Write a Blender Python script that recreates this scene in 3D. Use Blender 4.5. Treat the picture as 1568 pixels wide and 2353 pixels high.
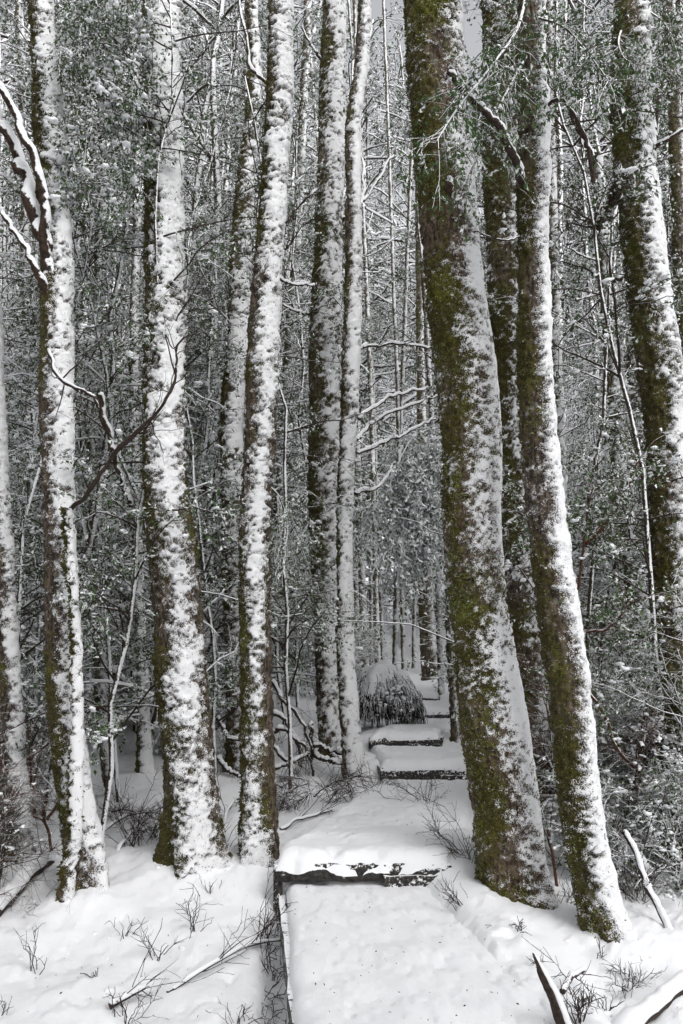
import bpy, math, random
import numpy as np
from math import radians as RAD, pi as PI

# ------------------------------------------------------------------ camera, sky, sun, exposure
SC = bpy.context.scene
COL = SC.collection
for o in list(bpy.data.objects):
    bpy.data.objects.remove(o)
rng = np.random.default_rng(7)
random.seed(7)

F, CZ = 1960.0, 1.6                       # focal length in photo pixels (1568 wide), eye height above the near deck
PITCH = math.atan(324 / F)
cam_d = bpy.data.cameras.new('camera')
cam = bpy.data.objects.new('camera', cam_d); COL.objects.link(cam)
cam_d.sensor_fit = 'HORIZONTAL'; cam_d.sensor_width = 24.0; cam_d.lens = 24.0 * F / 1568
cam_d.clip_start = 0.05; cam_d.clip_end = 600
cam.location = (0, 0, CZ); cam.rotation_euler = (PI / 2 + PITCH, 0, 0)
SC.camera = cam

W = bpy.data.worlds.new('World'); SC.world = W; W.use_nodes = True
wn, wl = W.node_tree.nodes, W.node_tree.links
wn.clear()
sky_n = wn.new('ShaderNodeTexSky'); sky_n.sky_type = 'NISHITA'; sky_n.sun_disc = False
SUN_EL, SUN_AZ = RAD(44), RAD(150)        # azimuth clockwise from +Y: behind the viewer, to the right
sky_n.sun_elevation = SUN_EL; sky_n.sun_rotation = SUN_AZ
sky_n.air_density = 1.0; sky_n.dust_density = 4.0; sky_n.ozone_density = 1.0
hs = wn.new('ShaderNodeHueSaturation'); hs.inputs['Saturation'].default_value = 0.12   # overcast: almost grey
bg = wn.new('ShaderNodeBackground'); bg.inputs['Strength'].default_value = 0.15
wo = wn.new('ShaderNodeOutputWorld')
wl.new(sky_n.outputs[0], hs.inputs['Color']); wl.new(hs.outputs[0], bg.inputs['Color']); wl.new(bg.outputs[0], wo.inputs['Surface'])

sd = bpy.data.lights.new('sun', 'SUN'); sd.energy = 0.5; sd.angle = RAD(60); sd.color = (1, 0.98, 0.95)
sun = bpy.data.objects.new('sun', sd); COL.objects.link(sun)
sun.rotation_euler = (PI / 2 - SUN_EL, 0, -SUN_AZ + PI) if False else (PI / 2 - SUN_EL, 0, PI - SUN_AZ)

SC.view_settings.view_transform = 'Standard'; SC.view_settings.look = 'None'
SC.view_settings.exposure = 0.66; SC.view_settings.gamma = 1.0
SC.render.engine = 'CYCLES'
SC.cycles.max_bounces = 9; SC.cycles.diffuse_bounces = 8; SC.cycles.glossy_bounces = 2
SC.cycles.use_denoising = True
SC.cycles.caustics_reflective = False; SC.cycles.caustics_refractive = False

# ------------------------------------------------------------------ helpers: photo pixel -> world, noise
def ray(px, py):
    u = (px - 784) / F; v = (1176 - py) / F
    return np.array([u, math.cos(PITCH) - v * math.sin(PITCH), math.sin(PITCH) + v * math.cos(PITCH)])

def at(px, py, Y):                        # the point at distance Y in front of the viewer
    d = ray(px, py)
    return np.array([0, 0, CZ]) + d * (Y / d[1])

def _h(ix, iy, iz, seed):
    h = (ix.astype(np.int64) * 374761393 + iy.astype(np.int64) * 668265263 + iz.astype(np.int64) * 2147483647 + seed * 1274126177) & 0xFFFFFFFF
    h = ((h ^ (h >> 13)) * 1274126177) & 0xFFFFFFFF
    h = ((h ^ (h >> 16)) * 2246822519) & 0xFFFFFFFF
    h = h ^ (h >> 15)
    return (h & 0xFFFFFF) / float(0xFFFFFF) * 2 - 1

def vnoise(p, seed=0):
    p = np.asarray(p, float); i = np.floor(p).astype(np.int64); f = p - i; f = f * f * f * (f * (f * 6 - 15) + 10)
    x, y, z = i[..., 0], i[..., 1], i[..., 2]; fx, fy, fz = f[..., 0], f[..., 1], f[..., 2]
    r = 0
    for dx in (0, 1):
        wx = fx if dx else 1 - fx
        for dy in (0, 1):
            wy = fy if dy else 1 - fy
            for dz in (0, 1):
                r = r + wx * wy * (fz if dz else 1 - fz) * _h(x + dx, y + dy, z + dz, seed)
    return r

def fbm(p, octv=3, seed=0, gain=0.5):
    p = np.asarray(p, float); r = 0; a = 1.0; t = 0
    for k in range(octv):
        r = r + a * vnoise(p * (2.03 ** k) + 17.3 * k, seed + k); t += a; a *= gain
    return r / t

def sstep(a, b, x):
    t = np.clip((x - a) / (b - a), 0, 1); return t * t * (3 - 2 * t)

def unit(v):
    return v / np.maximum(np.linalg.norm(v, axis=-1, keepdims=True), 1e-9)

# ------------------------------------------------------------------ mesh builder
class MB:
    def __init__(s): s.V = []; s.T = []; s.n = 0; s.A = {}
    def add(s, v, t):
        v = np.asarray(v, float).reshape(-1, 3); t = np.asarray(t, np.int64).reshape(-1, 3)
        s.V.append(v); s.T.append(t + s.n); s.n += len(v)
    def build(s, name, mat, parent=None, origin=(0, 0, 0), smooth=True, attrs=None, kind=None):
        me = bpy.data.meshes.new(name)
        v = np.concatenate(s.V) - np.asarray(origin, float); t = np.concatenate(s.T)
        me.vertices.add(len(v)); me.vertices.foreach_set('co', v.astype(np.float32).ravel())
        me.loops.add(len(t) * 3); me.loops.foreach_set('vertex_index', t.astype(np.int32).ravel())
        me.polygons.add(len(t))
        me.polygons.foreach_set('loop_start', np.arange(0, len(t) * 3, 3, dtype=np.int32))
        me.polygons.foreach_set('loop_total', np.full(len(t), 3, np.int32))
        me.polygons.foreach_set('use_smooth', np.full(len(t), smooth))
        me.update(calc_edges=True)
        if attrs:
            for k, a in attrs.items():
                at_ = me.attributes.new(k, 'FLOAT', 'POINT'); at_.data.foreach_set('value', np.asarray(a, np.float32).ravel())
        me.materials.append(mat)
        o = bpy.data.objects.new(name, me); COL.objects.link(o)
        if parent is not None: o.parent = parent
        else: o.location = origin
        if kind: o['kind'] = kind
        return o

def grid_tris(nr, nc, wrap=False):
    r = np.arange(nr - 1)[:, None]; m = nc if wrap else nc - 1
    c = np.arange(m)[None, :]; c2 = (c + 1) % nc
    a = r * nc + c; b = r * nc + c2; d = (r + 1) * nc + c; e = (r + 1) * nc + c2
    return np.concatenate([np.stack([a, b, e], -1).reshape(-1, 3), np.stack([a, e, d], -1).reshape(-1, 3)])

def tubes(mb, P, R, k=5, cap=True):
    """a batch of tubes: P (B,N,3) centre lines, R (B,N) radii"""
    P = np.asarray(P, float); R = np.asarray(R, float)
    if P.ndim == 2: P = P[None]; R = R[None]
    B, N, _ = P.shape
    T = unit(np.gradient(P, axis=1))
    ref = np.zeros_like(T); ref[..., 2] = 1.0
    vert = np.abs(T[:, N // 2, 2]) > 0.93
    ref[vert] = (0, 1, 0)
    S = unit(np.cross(T, ref)); U = np.cross(S, T)
    a = np.arange(k) / k * 2 * PI + PI / 2
    V = P[:, :, None, :] + R[:, :, None, None] * (S[:, :, None, :] * np.cos(a)[None, None, :, None] + U[:, :, None, :] * np.sin(a)[None, None, :, None])
    base = (np.arange(B) * N * k)[:, None, None]
    g = grid_tris(N, k, True)[None]
    t = (g + base).reshape(-1, 3)
    if cap:
        f = np.array([[0, i, i + 1] for i in range(1, k - 1)])
        e = f[:, ::-1]
        t = np.concatenate([t, (e[None] + base).reshape(-1, 3), (f[None] + (N - 1) * k + base).reshape(-1, 3)])
    mb.add(V, t)

def cards(mb, pos, d, nrm, L, Wd, fold=0.25):
    """leaf-shaped folded cards of four corners: base, side, tip, side"""
    d = unit(d); s = unit(np.cross(nrm, d)); n = np.cross(d, s)
    L = np.asarray(L)[:, None]; Wd = np.asarray(Wd)[:, None]
    v = np.stack([pos, pos + d * L * 0.45 + s * Wd * 0.5 + n * Wd * fold, pos + d * L, pos + d * L * 0.45 - s * Wd * 0.5 + n * Wd * fold], 1)
    b = (np.arange(len(pos)) * 4)[:, None]
    t = np.concatenate([b + np.array([[0, 1, 2]]), b + np.array([[0, 2, 3]])])
    mb.add(v, t)

def _ico():
    g = (1 + 5 ** .5) / 2
    v = np.array([(-1, g, 0), (1, g, 0), (-1, -g, 0), (1, -g, 0), (0, -1, g), (0, 1, g), (0, -1, -g), (0, 1, -g), (g, 0, -1), (g, 0, 1), (-g, 0, -1), (-g, 0, 1)], float)
    t = np.array([(0, 11, 5), (0, 5, 1), (0, 1, 7), (0, 7, 10), (0, 10, 11), (1, 5, 9), (5, 11, 4), (11, 10, 2), (10, 7, 6), (7, 1, 8), (3, 9, 4), (3, 4, 2), (3, 2, 6), (3, 6, 8), (3, 8, 9), (4, 9, 5), (2, 4, 11), (6, 2, 10), (8, 6, 7), (9, 8, 1)])
    return unit(v), t
ICO = _ico()
def _ico2():
    v, t = ICO; v = list(map(tuple, v)); idx = {}; out = []
    def mid(a, b):
        k = (min(a, b), max(a, b))
        if k not in idx:
            m = np.array(v[a]) + np.array(v[b]); v.append(tuple(m / np.linalg.norm(m))); idx[k] = len(v) - 1
        return idx[k]
    for a, b, c in t:
        x, y, z = mid(a, b), mid(b, c), mid(c, a)
        out += [(a, x, z), (b, y, x), (c, z, y), (x, y, z)]
    return np.array(v), np.array(out)
ICO2 = _ico2()

def blobs(mb, pos, size, flat=0.6, fine=False, rough=0.25, along=None, stretch=2.0):
    """lumps of snow: uneven flattened balls"""
    v, t = ICO2 if fine else ICO
    n = len(pos)
    if n == 0: return
    r = 1 + rng.uniform(-rough, rough, (n, len(v), 1))
    sc = np.stack([rng.uniform(.75, 1.3, n), rng.uniform(.75, 1.3, n), flat * rng.uniform(.8, 1.2, n)], -1)[:, None, :]
    a = rng.uniform(0, 2 * PI, n)
    if along is not None:
        a = np.arctan2(along[:, 1], along[:, 0]); sc = sc * np.array([stretch, .75, 1.])
    ca, sa = np.cos(a)[:, None], np.sin(a)[:, None]
    q = v[None] * r * sc * np.asarray(size).reshape(-1, 1, 1)
    q = np.stack([q[..., 0] * ca - q[..., 1] * sa, q[..., 0] * sa + q[..., 1] * ca, q[..., 2]], -1) + np.asarray(pos)[:, None, :]
    mb.add(q, (t[None] + (np.arange(n) * len(v))[:, None, None]).reshape(-1, 3))

# ------------------------------------------------------------------ naming
def tag(o, label, cat, group=None, kind=None):
    o['label'] = label; o['category'] = cat
    if group: o['group'] = group
    if kind: o['kind'] = kind
    return o

def thing(name, loc, label, cat, group=None):
    o = bpy.data.objects.new(name, None); COL.objects.link(o); o.location = tuple(loc); o.empty_display_size = 0.2
    return tag(o, label, cat, group)

def copy_tree(o, parent=None):
    c = o.copy(); COL.objects.link(c)
    if parent is not None: c.parent = parent
    for ch in list(o.children): copy_tree(ch, c)
    return c

# ------------------------------------------------------------------ materials
class NT:
    def __init__(s, name):
        s.m = bpy.data.materials.new(name); s.m.use_nodes = True
        s.t = s.m.node_tree; s.n = s.t.nodes; s.l = s.t.links
        s.n.clear()
        s.out = s.n.new('ShaderNodeOutputMaterial'); s.p = s.n.new('ShaderNodeBsdfPrincipled')
        s.l.new(s.p.outputs[0], s.out.inputs[0])
        s.p.inputs['Specular IOR Level'].default_value = 0.25
    def noise(s, scale, detail=2, vec=None, rough=.55, dim='3D'):
        x = s.n.new('ShaderNodeTexNoise'); x.inputs['Scale'].default_value = scale; x.inputs['Detail'].default_value = detail
        x.inputs['Roughness'].default_value = rough
        if vec is not None: s.l.new(vec, x.inputs['Vector'])
        return x.outputs['Fac']
    def math(s, op, a, b=None, c=None):
        x = s.n.new('ShaderNodeMath'); x.operation = op
        for i, v in enumerate((a, b, c)):
            if v is None: continue
            if isinstance(v, (int, float)): x.inputs[i].default_value = v
            else: s.l.new(v, x.inputs[i])
        return x.outputs[0]
    def ramp(s, v, a, b, lo=0., hi=1.):
        x = s.n.new('ShaderNodeMapRange'); x.interpolation_type = 'SMOOTHSTEP'
        s.l.new(v, x.inputs[0]); x.inputs[1].default_value = a; x.inputs[2].default_value = b
        x.inputs[3].default_value = lo; x.inputs[4].default_value = hi
        return x.outputs[0]
    def mix(s, f, a, b):
        x = s.n.new('ShaderNodeMix'); x.data_type = 'RGBA'
        if isinstance(f, (int, float)): x.inputs[0].default_value = f
        else: s.l.new(f, x.inputs[0])
        for i, v in ((6, a), (7, b)):
            if isinstance(v, tuple): x.inputs[i].default_value = v + (1,)
            else: s.l.new(v, x.inputs[i])
        return x.outputs[2]
    def pos(s): return s.n.new('ShaderNodeNewGeometry').outputs['Position']
    def obj(s): return s.n.new('ShaderNodeTexCoord').outputs['Object']
    def rnd(s): return s.n.new('ShaderNodeObjectInfo').outputs['Random']
    def attr(s, name):
        x = s.n.new('ShaderNodeAttribute'); x.attribute_name = name; return x.outputs['Fac']
    def bump(s, h, strength, dist):
        x = s.n.new('ShaderNodeBump'); x.inputs['Strength'].default_value = strength; x.inputs['Distance'].default_value = dist
        s.l.new(h, x.inputs['Height']); s.l.new(x.outputs[0], s.p.inputs['Normal'])
    def color(s, c): 
        if isinstance(c, tuple): s.p.inputs['Base Color'].default_value = c + (1,)
        else: s.l.new(c, s.p.inputs['Base Color'])
    def rough(s, r):
        if isinstance(r, (int, float)): s.p.inputs['Roughness'].default_value = r
        else: s.l.new(r, s.p.inputs['Roughness'])

SNOW = (0.86, 0.87, 0.89)
WIND = (0.80, -0.55, 0.25)                # the side of things the snow was blown against

def m_snow(name, s1=30, s2=160, strength=.5, dist=.012):
    t = NT(name); p = t.obj()
    a = t.noise(s1, 4, p); b = t.noise(s2, 3, p)
    h = t.math('MULTIPLY_ADD', b, .35, a)
    t.bump(h, strength, dist); t.rough(.65)
    t.color(t.mix(t.noise(3.1, 3, p), (.83, .84, .87), (.88, .885, .90)))
    return t.m
M_GROUND = m_snow('ground_snow', 14, 170, .5, .02)
M_SNOW = m_snow('lump_snow', 40, 150, .4, .01)

def m_trunk(name, bark_a, bark_b, moss_a, moss_b, moss_c):
    t = NT(name); p = t.pos()
    fine = t.noise(150, 4, p, .65); mid = t.noise(38, 4, p); big = t.noise(6, 4, p)
    mp = t.n.new('ShaderNodeMapping'); mp.inputs['Scale'].default_value = (1, 1, 0.22); t.l.new(p, mp.inputs[0])
    strk = t.noise(45, 5, mp.outputs[0])
    bark = t.mix(t.ramp(strk, .35, .68), bark_a, bark_b)
    bark = t.mix(t.ramp(t.noise(11, 5, p), .60, .70), bark, (.20, .195, .165))          # pale lichen stains
    moss = t.mix(t.ramp(mid, .3, .7), moss_a, moss_b)
    moss = t.mix(t.ramp(t.noise(3.2, 4, p), .50, .66), moss, t.mix(.5, moss, moss_c))
    moss = t.mix(t.ramp(fine, .35, .65), (.018, .013, .007), moss)
    mf = t.ramp(t.math('ADD', t.attr('moss'), t.math('ADD', t.math('MULTIPLY', t.math('SUBTRACT', mid, .5), 1.5), t.math('MULTIPLY', t.math('SUBTRACT', fine, .5), .8))), .45, .62)
    c = t.mix(mf, bark, moss)
    s = t.math('ADD', t.attr('snow'), t.math('MULTIPLY', t.math('SUBTRACT', fine, .5), 1.9))
    s = t.math('ADD', s, t.math('MULTIPLY', t.math('SUBTRACT', t.noise(75, 3, p), .5), 1.0))
    sf = t.ramp(s, .38, .62)
    c = t.mix(sf, c, (.77, .775, .785))
    t.color(c); t.rough(.85)
    h = t.math('ADD', t.math('MULTIPLY', fine, .6), t.math('ADD', strk, t.math('MULTIPLY', sf, .9)))
    t.bump(h, .7, .006)
    return t.m
M_TRUNK = m_trunk('mossy_bark', (.020, .014, .010), (.13, .10, .075), (.038, .032, .007), (.11, .100, .018), (.16, .17, .02))
M_TRUNK_GREEN = m_trunk('green_moss_bark', (.026, .017, .010), (.15, .11, .08), (.050, .042, .008), (.150, .135, .020), (.26, .29, .03))

def m_snowy(name, a, b, bias=.30, nz=.9, wind=.75, nsc=45, jit=1.1):
    """bark with snow lying on top and blown against the windward side (by the surface's own direction)"""
    t = NT(name); g = t.n.new('ShaderNodeNewGeometry'); p = g.outputs['Position']
    n1 = t.noise(nsc, 4, p, .65); n2 = t.noise(nsc * .16, 3, p)
    sp = t.n.new('ShaderNodeSeparateXYZ'); t.l.new(g.outputs['Normal'], sp.inputs[0])
    dt = t.n.new('ShaderNodeVectorMath'); dt.operation = 'DOT_PRODUCT'; t.l.new(g.outputs['Normal'], dt.inputs[0]); dt.inputs[1].default_value = WIND
    s = t.math('ADD', t.math('MULTIPLY', sp.outputs[2], nz), t.math('MULTIPLY', dt.outputs['Value'], wind))
    s = t.math('ADD', s, t.math('MULTIPLY', t.math('SUBTRACT', n1, .5), jit))
    s = t.math('ADD', s, t.math('MULTIPLY', t.math('SUBTRACT', n2, .5), 1.2))
    sf = t.ramp(s, bias - .08, bias + .10)
    bark = t.mix(t.ramp(n1, .35, .65), a, b)
    t.color(t.mix(sf, bark, SNOW)); t.rough(.8)
    t.bump(t.math('ADD', n1, sf), .5, .006)
    return t.m
M_POLE = m_snowy('snowy_pole_bark', (.022, .015, .010), (.09, .065, .043), .30)
M_TWIG = m_snowy('snowy_twig_bark', (.018, .011, .008), (.075, .048, .032), .20, 1.1, .5, 30)
M_TWIG_DARK = m_snowy('bare_twig_bark', (.020, .013, .010), (.05, .034, .026), .95, 1.0, .2, 60)
M_RED = m_snowy('red_twig_bark', (.06, .026, .016), (.13, .06, .036), .8, 1.0, .3, 60)
M_WOOD = m_snowy('frosted_timber', (.020, .018, .017), (.070, .064, .058), .26, .55, .0, 45, 2.2)

def m_leaf(name, a, b, frost=.5):
    t = NT(name); g = t.n.new('ShaderNodeNewGeometry'); p = g.outputs['Position']
    c = t.mix(t.noise(9, 3, p), a, b)
    w = t.noise(70, 2, p)
    c = t.mix(t.ramp(w, frost, frost + .06), c, (.62, .64, .66))     # frost on some leaves
    t.color(c); t.rough(.5)
    return t.m
M_LEAF = m_leaf('dark_leaf', (.022, .044, .014), (.062, .098, .030), .80)
M_LEAF_G = m_leaf('green_leaf', (.028, .064, .018), (.08, .135, .042), .80)
M_MOSSLEAF = m_leaf('moss_tuft', (.030, .024, .006), (.095, .088, .017), .68)
M_LICHEN = m_leaf('lichen_tuft', (.085, .10, .022), (.20, .22, .07), .70)
M_TUSS = m_snowy('dead_grass_blade', (.008, .007, .007), (.024, .019, .015), .48, .9, .5, 50, 1.6)

# ------------------------------------------------------------------ the ground
BY = [-60, 3, 4.5, 6, 8, 10, 12, 15, 18, 30, 45, 70, 110, 160]
BZ = [-.28, -.28, -.22, -.08, .12, .32, .55, .82, .95, 1.05, 1.7, 5.0, 16, 30]
PY_ = [2.5, 4.05, 6.1, 8, 9.5, 10.9, 12.9, 14.5, 18, 25, 32, 45]
PX_ = [.60, .40, .15, .60, .98, .80, 1.40, 1.40, 1.7, 2.2, 2.8, 3.5]
LY = [2, 6.0, 6.4, 9.4, 9.8, 10.8, 11.2, 12.8, 13.2, 14.4, 14.8, 18, 32, 45]
LZ = [.05, .06, .27, .28, .47, .48, .65, .66, .82, .83, .97, 1.0, 1.06, 1.7]
MOUNDS = []
def ground(x, y, mounds=True):
    x = np.asarray(x, float); y = np.asarray(y, float)
    p = np.stack([x, y, 0 * x], -1)
    g = np.interp(y, BY, BZ) + .10 * fbm(p * .55, 2, 3) * sstep(2, 9, np.hypot(x, y)) + .065 * fbm(p * 1.9, 3, 5)
    g = g + .10 * np.clip(np.abs(x) - 2, 0, 6) * sstep(3, 8, y) * .6
    small = .020 * fbm(p * 6.5, 3, 8) + .004 * fbm(p * 26, 2, 9)
    pc = np.interp(y, PY_, PX_); lv = np.interp(y, LY, LZ)
    d = x - pc
    wl = (1 - sstep(.52, 1.25, -d)) * sstep(6.9, 8.2, y)
    wr = (1 - sstep(.60, 1.15, d)) * np.where(y < 6.5, .92, 1)
    w = np.where(d < 0, wl, wr) * (1 - sstep(34, 44, y))
    w = np.where((d < 0) & (d > -.5), np.maximum(w, (1 - sstep(.2, .5, -d))), w)
    g = g * (1 - w) + (lv - .055 + .10 * sstep(.36, .52, d) * (y < 6.6) + .03 * fbm(p * 2.2, 3, 21)) * w
    # open gap along the left side of the near deck
    el = np.interp(y, [2.5, 4.05, 6.24], [-.05, -.18, -.42])
    g = g - .16 * np.exp(-((x - el + .05) / .10) ** 2) * (1 - sstep(5.6, 6.3, y))
    g = g + small * (1 - .4 * w) - .016 * sstep(.25, .6, fbm(p * 6.1 + .5 * fbm(p * 3, 2, 41)[..., None], 3, 31)) + .014 * sstep(.3, .6, fbm(p * 9, 3, 33)) - .012 * sstep(.55, .75, vnoise(p * 23, 35))
    if mounds:
        for mx, my, mh, mr in MOUNDS:
            m = (np.abs(x - mx) < 3 * mr) & (np.abs(y - my) < 3 * mr)
            if m.any():
                g[m] += mh * np.exp(-(((x[m] - mx) ** 2 + (y[m] - my) ** 2) / mr ** 2))
    return g

def hit(px, py):                          # where the sight line through a photo pixel meets the snow
    d = ray(px, py); t = np.geomspace(2.2, 70, 2500)
    P = np.array([0, 0, CZ]) + d * t[:, None]
    g = ground(P[:, 0], P[:, 1], False)
    k = np.argmax(P[:, 2] < g)
    return P[k] if P[k, 2] < g[k] else P[-1]

def gz(x, y): return float(ground(np.array([x]), np.array([y]), False)[0])

# ------------------------------------------------------------------ large trunks, one by one
WINDV = np.array(WIND) / np.linalg.norm(WIND)
def frac_to_ang(s):
    s = np.asarray(s, float)
    return np.where(s <= 1, -np.arccos(np.clip(s, -1, 1)), (s - 1) * PI / 2)

TREES = {}
def trunk(key, label, prof, mat=None, thick=.022, patch=1.0, moss=.5, tuft=1500, tuft_snow=.25, seed=1, Y=None, k=None, moss_left=True, lump=1.0, name='tall_tree', up=520, wob=1.0, tuft_size=.02, group=None, lich=0, sharp=.62):
    """prof rows: photo y, left edge, right edge, where the blown snow starts and ends across the trunk (-1 left edge .. 1 right edge, above 1 wraps behind)"""
    mat = mat or M_TRUNK
    prof = np.array(prof, float)
    yb = prof[-1, 0]; xb = (prof[-1, 1] + prof[-1, 2]) / 2
    if Y is None:
        B = hit(xb, yb)
        Y = B[1]
    else:
        B = at(xb, yb, Y)
    zz, cx, rr = [], [], []
    rows = np.vstack([prof[0] + (prof[0] - prof[1]) * (up / max(1, prof[1, 0] - prof[0, 0])) * .6, prof]) if prof[0, 0] < 30 else prof
    if prof[0, 0] < 30:
        rows[0, 0] = prof[0, 0] - up; rows[0, 3:] = prof[0, 3:]
        w_ = max((prof[0, 2] - prof[0, 1]) * .9, 8); c_ = (rows[0, 1] + rows[0, 2]) / 2; rows[0, 1] = c_ - w_ / 2; rows[0, 2] = c_ + w_ / 2
    for r_ in rows:
        a, b = at(r_[1], r_[0], Y), at(r_[2], r_[0], Y)
        zz.append(a[2]); cx.append((a[0] + b[0]) / 2); rr.append((b[0] - a[0]) / 2)
    zz = np.array(zz)[::-1]; cx = np.array(cx)[::-1]; rr = np.array(rr)[::-1]
    s0 = frac_to_ang(rows[::-1, 3]); s1 = frac_to_ang(rows[::-1, 4])
    zb = zz[0]; z0 = zb - .35
    px1 = Y / F * 2.3                                     # one rendered pixel there
    step = px1 * 1.15
    z = np.arange(z0, zz[-1], step); n = len(z)
    def ip(v):
        q = np.interp(z, zz, v); w = max(1, int(.22 / step)); ker = np.hanning(2 * w + 3)[1:-1]; ker /= ker.sum()
        return np.convolve(np.pad(q, w, mode='edge'), ker, 'valid')
    C, R, A0, A1 = ip(cx), ip(rr), ip(s0), ip(s1)
    R = R * (1 + .30 * np.exp(-np.clip(z - zb + .02, 0, None) / .12))
    if k is None: k = int(np.clip(2 * PI * R.mean() / step * .8, 14, 110))
    th = np.arange(k) / k * 2 * PI - PI
    TH, Z = np.meshgrid(th, z); RR = R[:, None] * np.ones_like(TH)
    q = np.stack([np.cos(TH) * RR, np.sin(TH) * RR, Z], -1) + seed * 31.7
    flare = np.exp(-np.clip(Z - zb, 0, None) / .26)
    lobes = np.clip(np.cos(TH * 4 + seed * 1.7 + .5 * np.sin(TH * 2 + seed)), -.3, 1)
    RR = RR * (1 + .07 * wob * fbm(q * np.array([3, 3, 1.6]), 2, seed) + .035 * wob * fbm(q * np.array([7, 7, 5]), 2, seed + 40) + flare * (.22 * vnoise(np.stack([np.cos(TH) * 1.7, np.sin(TH) * 1.7, 0 * TH + seed], -1), seed) + .20 * lobes))
    furrow = np.abs(vnoise(np.stack([np.cos(TH) * RR * 26, np.sin(TH) * RR * 26, Z * 3.2 + seed], -1), seed + 50))
    plate = sstep(.1, .5, vnoise(q * np.array([5, 5, 9]), seed + 52))
    clump = fbm(q * np.array([14, 14, 11]), 3, seed + 3, .6)
    fine = fbm(q * np.array([42, 42, 34]), 2, seed + 6)
    dz = np.gradient(clump, axis=0) / (step * 12)
    big = fbm(q * np.array([2.2, 2.2, 1.5]), 2, seed + 9); mid = fbm(q * np.array([7, 7, 3.2]), 2, seed + 11)
    mid0 = (A0 + A1) / 2; hw = (A1 - A0) / 2
    dth = np.abs((TH - mid0[:, None] + PI) % (2 * PI) - PI)
    bias = np.clip((hw[:, None] - dth) / .45, -1.5, 1.3); bias = np.where(bias > 0, bias * sharp, bias * (.5 + .5 * sharp))
    s = .5 + .42 * bias + patch * (.26 * big + .30 * mid + .30 * clump + .30 * fine - .22 * np.clip(dz, -1.5, 1.5))
    m = sstep(.38, .72, s)
    lum = .6 + .55 * sstep(-.5, .6, fbm(q * np.array([9, 9, 7]), 2, seed + 13)) * lump + .55 * lump * fbm(q * np.array([20, 20, 17]), 3, seed + 15, .7)
    disp = m * thick * lum + (1 - m) * ((.015 * clump + .012 * fine) * (1 + moss) - .012 * (.12 - np.clip(furrow, 0, .12)) / .12 - .006 * plate)
    RR2 = RR + disp
    ms = .5 + .9 * (moss - .5) + 1.0 * fbm(q * np.array([3.2, 3.2, 1.6]), 3, seed + 17) + (.22 * (-np.cos(TH)) if moss_left else 0)
    wx = .02 * vnoise(np.stack([z * .9, 0 * z, 0 * z + seed], -1), seed) * wob
    cxx = C + wx
    V = np.stack([cxx[:, None] + np.cos(TH) * RR2, Y + np.sin(TH) * RR2, Z], -1)
    base = (float(np.interp(zb, z, cxx)), Y, zb)
    root = thing(name, base, label, 'tree', group)
    mb = MB(); mb.add(V.reshape(-1, 3), grid_tris(n, k, True)[:, ::1])
    mb.build('trunk', mat, root, base, attrs={'snow': np.clip(s, 0, 1), 'moss': np.clip(ms, 0, 1)})
    # shaggy moss, only on the camera half plus a little (the rest is the same bark)
    if tuft:
        w = np.clip(ms - .35, 0, 1) * (.08 + (1 - m)) * (np.sin(TH) < .35)
        w = w.ravel() / w.sum(); idx = rng.choice(len(w), tuft, p=w)
        nv = np.stack([np.cos(TH), np.sin(TH), 0 * TH], -1).reshape(-1, 3)[idx]
        pos = V.reshape(-1, 3)[idx] - nv * .003
        d = unit(nv * rng.uniform(.3, 1, (tuft, 1)) + rng.normal(0, .6, (tuft, 3)) + np.array([0, 0, -.35]))
        sz = tuft_size * rng.uniform(.5, 1.3, tuft)
        mb = MB(); cards(mb, pos, d, rng.normal(0, 1, (tuft, 3)), sz, sz * .55)
        mb.build('moss', M_MOSSLEAF, root, base, False, kind='stuff')
    if lich:
        lw = ((np.sin(TH) < .1) & (m < .5)).ravel().astype(float); cl = rng.choice(len(lw), max(3, lich // 55), p=lw / lw.sum())
        c0 = V.reshape(-1, 3)[cl][rng.integers(0, len(cl), lich)]
        off = rng.normal(0, 1, (lich, 3)) * rng.uniform(.02, .10, (lich, 1)); off[:, 1] = 0
        pos = c0 + off
        # back onto the bark
        zi = np.clip(((pos[:, 2] - z0) / step).astype(int), 0, n - 1)
        cth = np.clip((pos[:, 0] - cxx[zi]) / (R[zi] * 1.02), -1, 1)
        nv = np.stack([cth, -np.sqrt(1 - cth ** 2), 0 * cth], -1)
        pos[:, 0] = cxx[zi] + cth * R[zi]; pos[:, 1] = Y + nv[:, 1] * (R[zi] + .012)
        sz = tuft_size * .85 * rng.uniform(.5, 1.3, lich)
        mb = MB(); cards(mb, pos, unit(nv * .6 + rng.normal(0, .7, (lich, 3))), nv + rng.normal(0, .6, (lich, 3)), sz, sz * .7)
        mb.build('lichen', M_LICHEN, root, base, False, kind='stuff')
    MOUNDS.append((base[0] + .05, Y - R[0] * .2, .05 + .16 * R[0], R[0] * 1.6 + .10))
    TREES[key] = dict(root=root, Y=Y, base=np.array(base), z=z, cx=cxx, R=R)
    return root

def smooth_line(P, n):
    P = np.asarray(P, float); t = np.linspace(0, len(P) - 1, n); i = np.clip(t.astype(int), 0, len(P) - 2); f = (t - i)[:, None]
    p0 = P[np.clip(i - 1, 0, None)]; p1 = P[i]; p2 = P[i + 1]; p3 = P[np.clip(i + 2, None, len(P) - 1)]
    return .5 * (2 * p1 + (p2 - p0) * f + (2 * p0 - 5 * p1 + 4 * p2 - p3) * f ** 2 + (3 * p1 - p0 - 3 * p2 + p3) * f ** 3)

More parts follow.
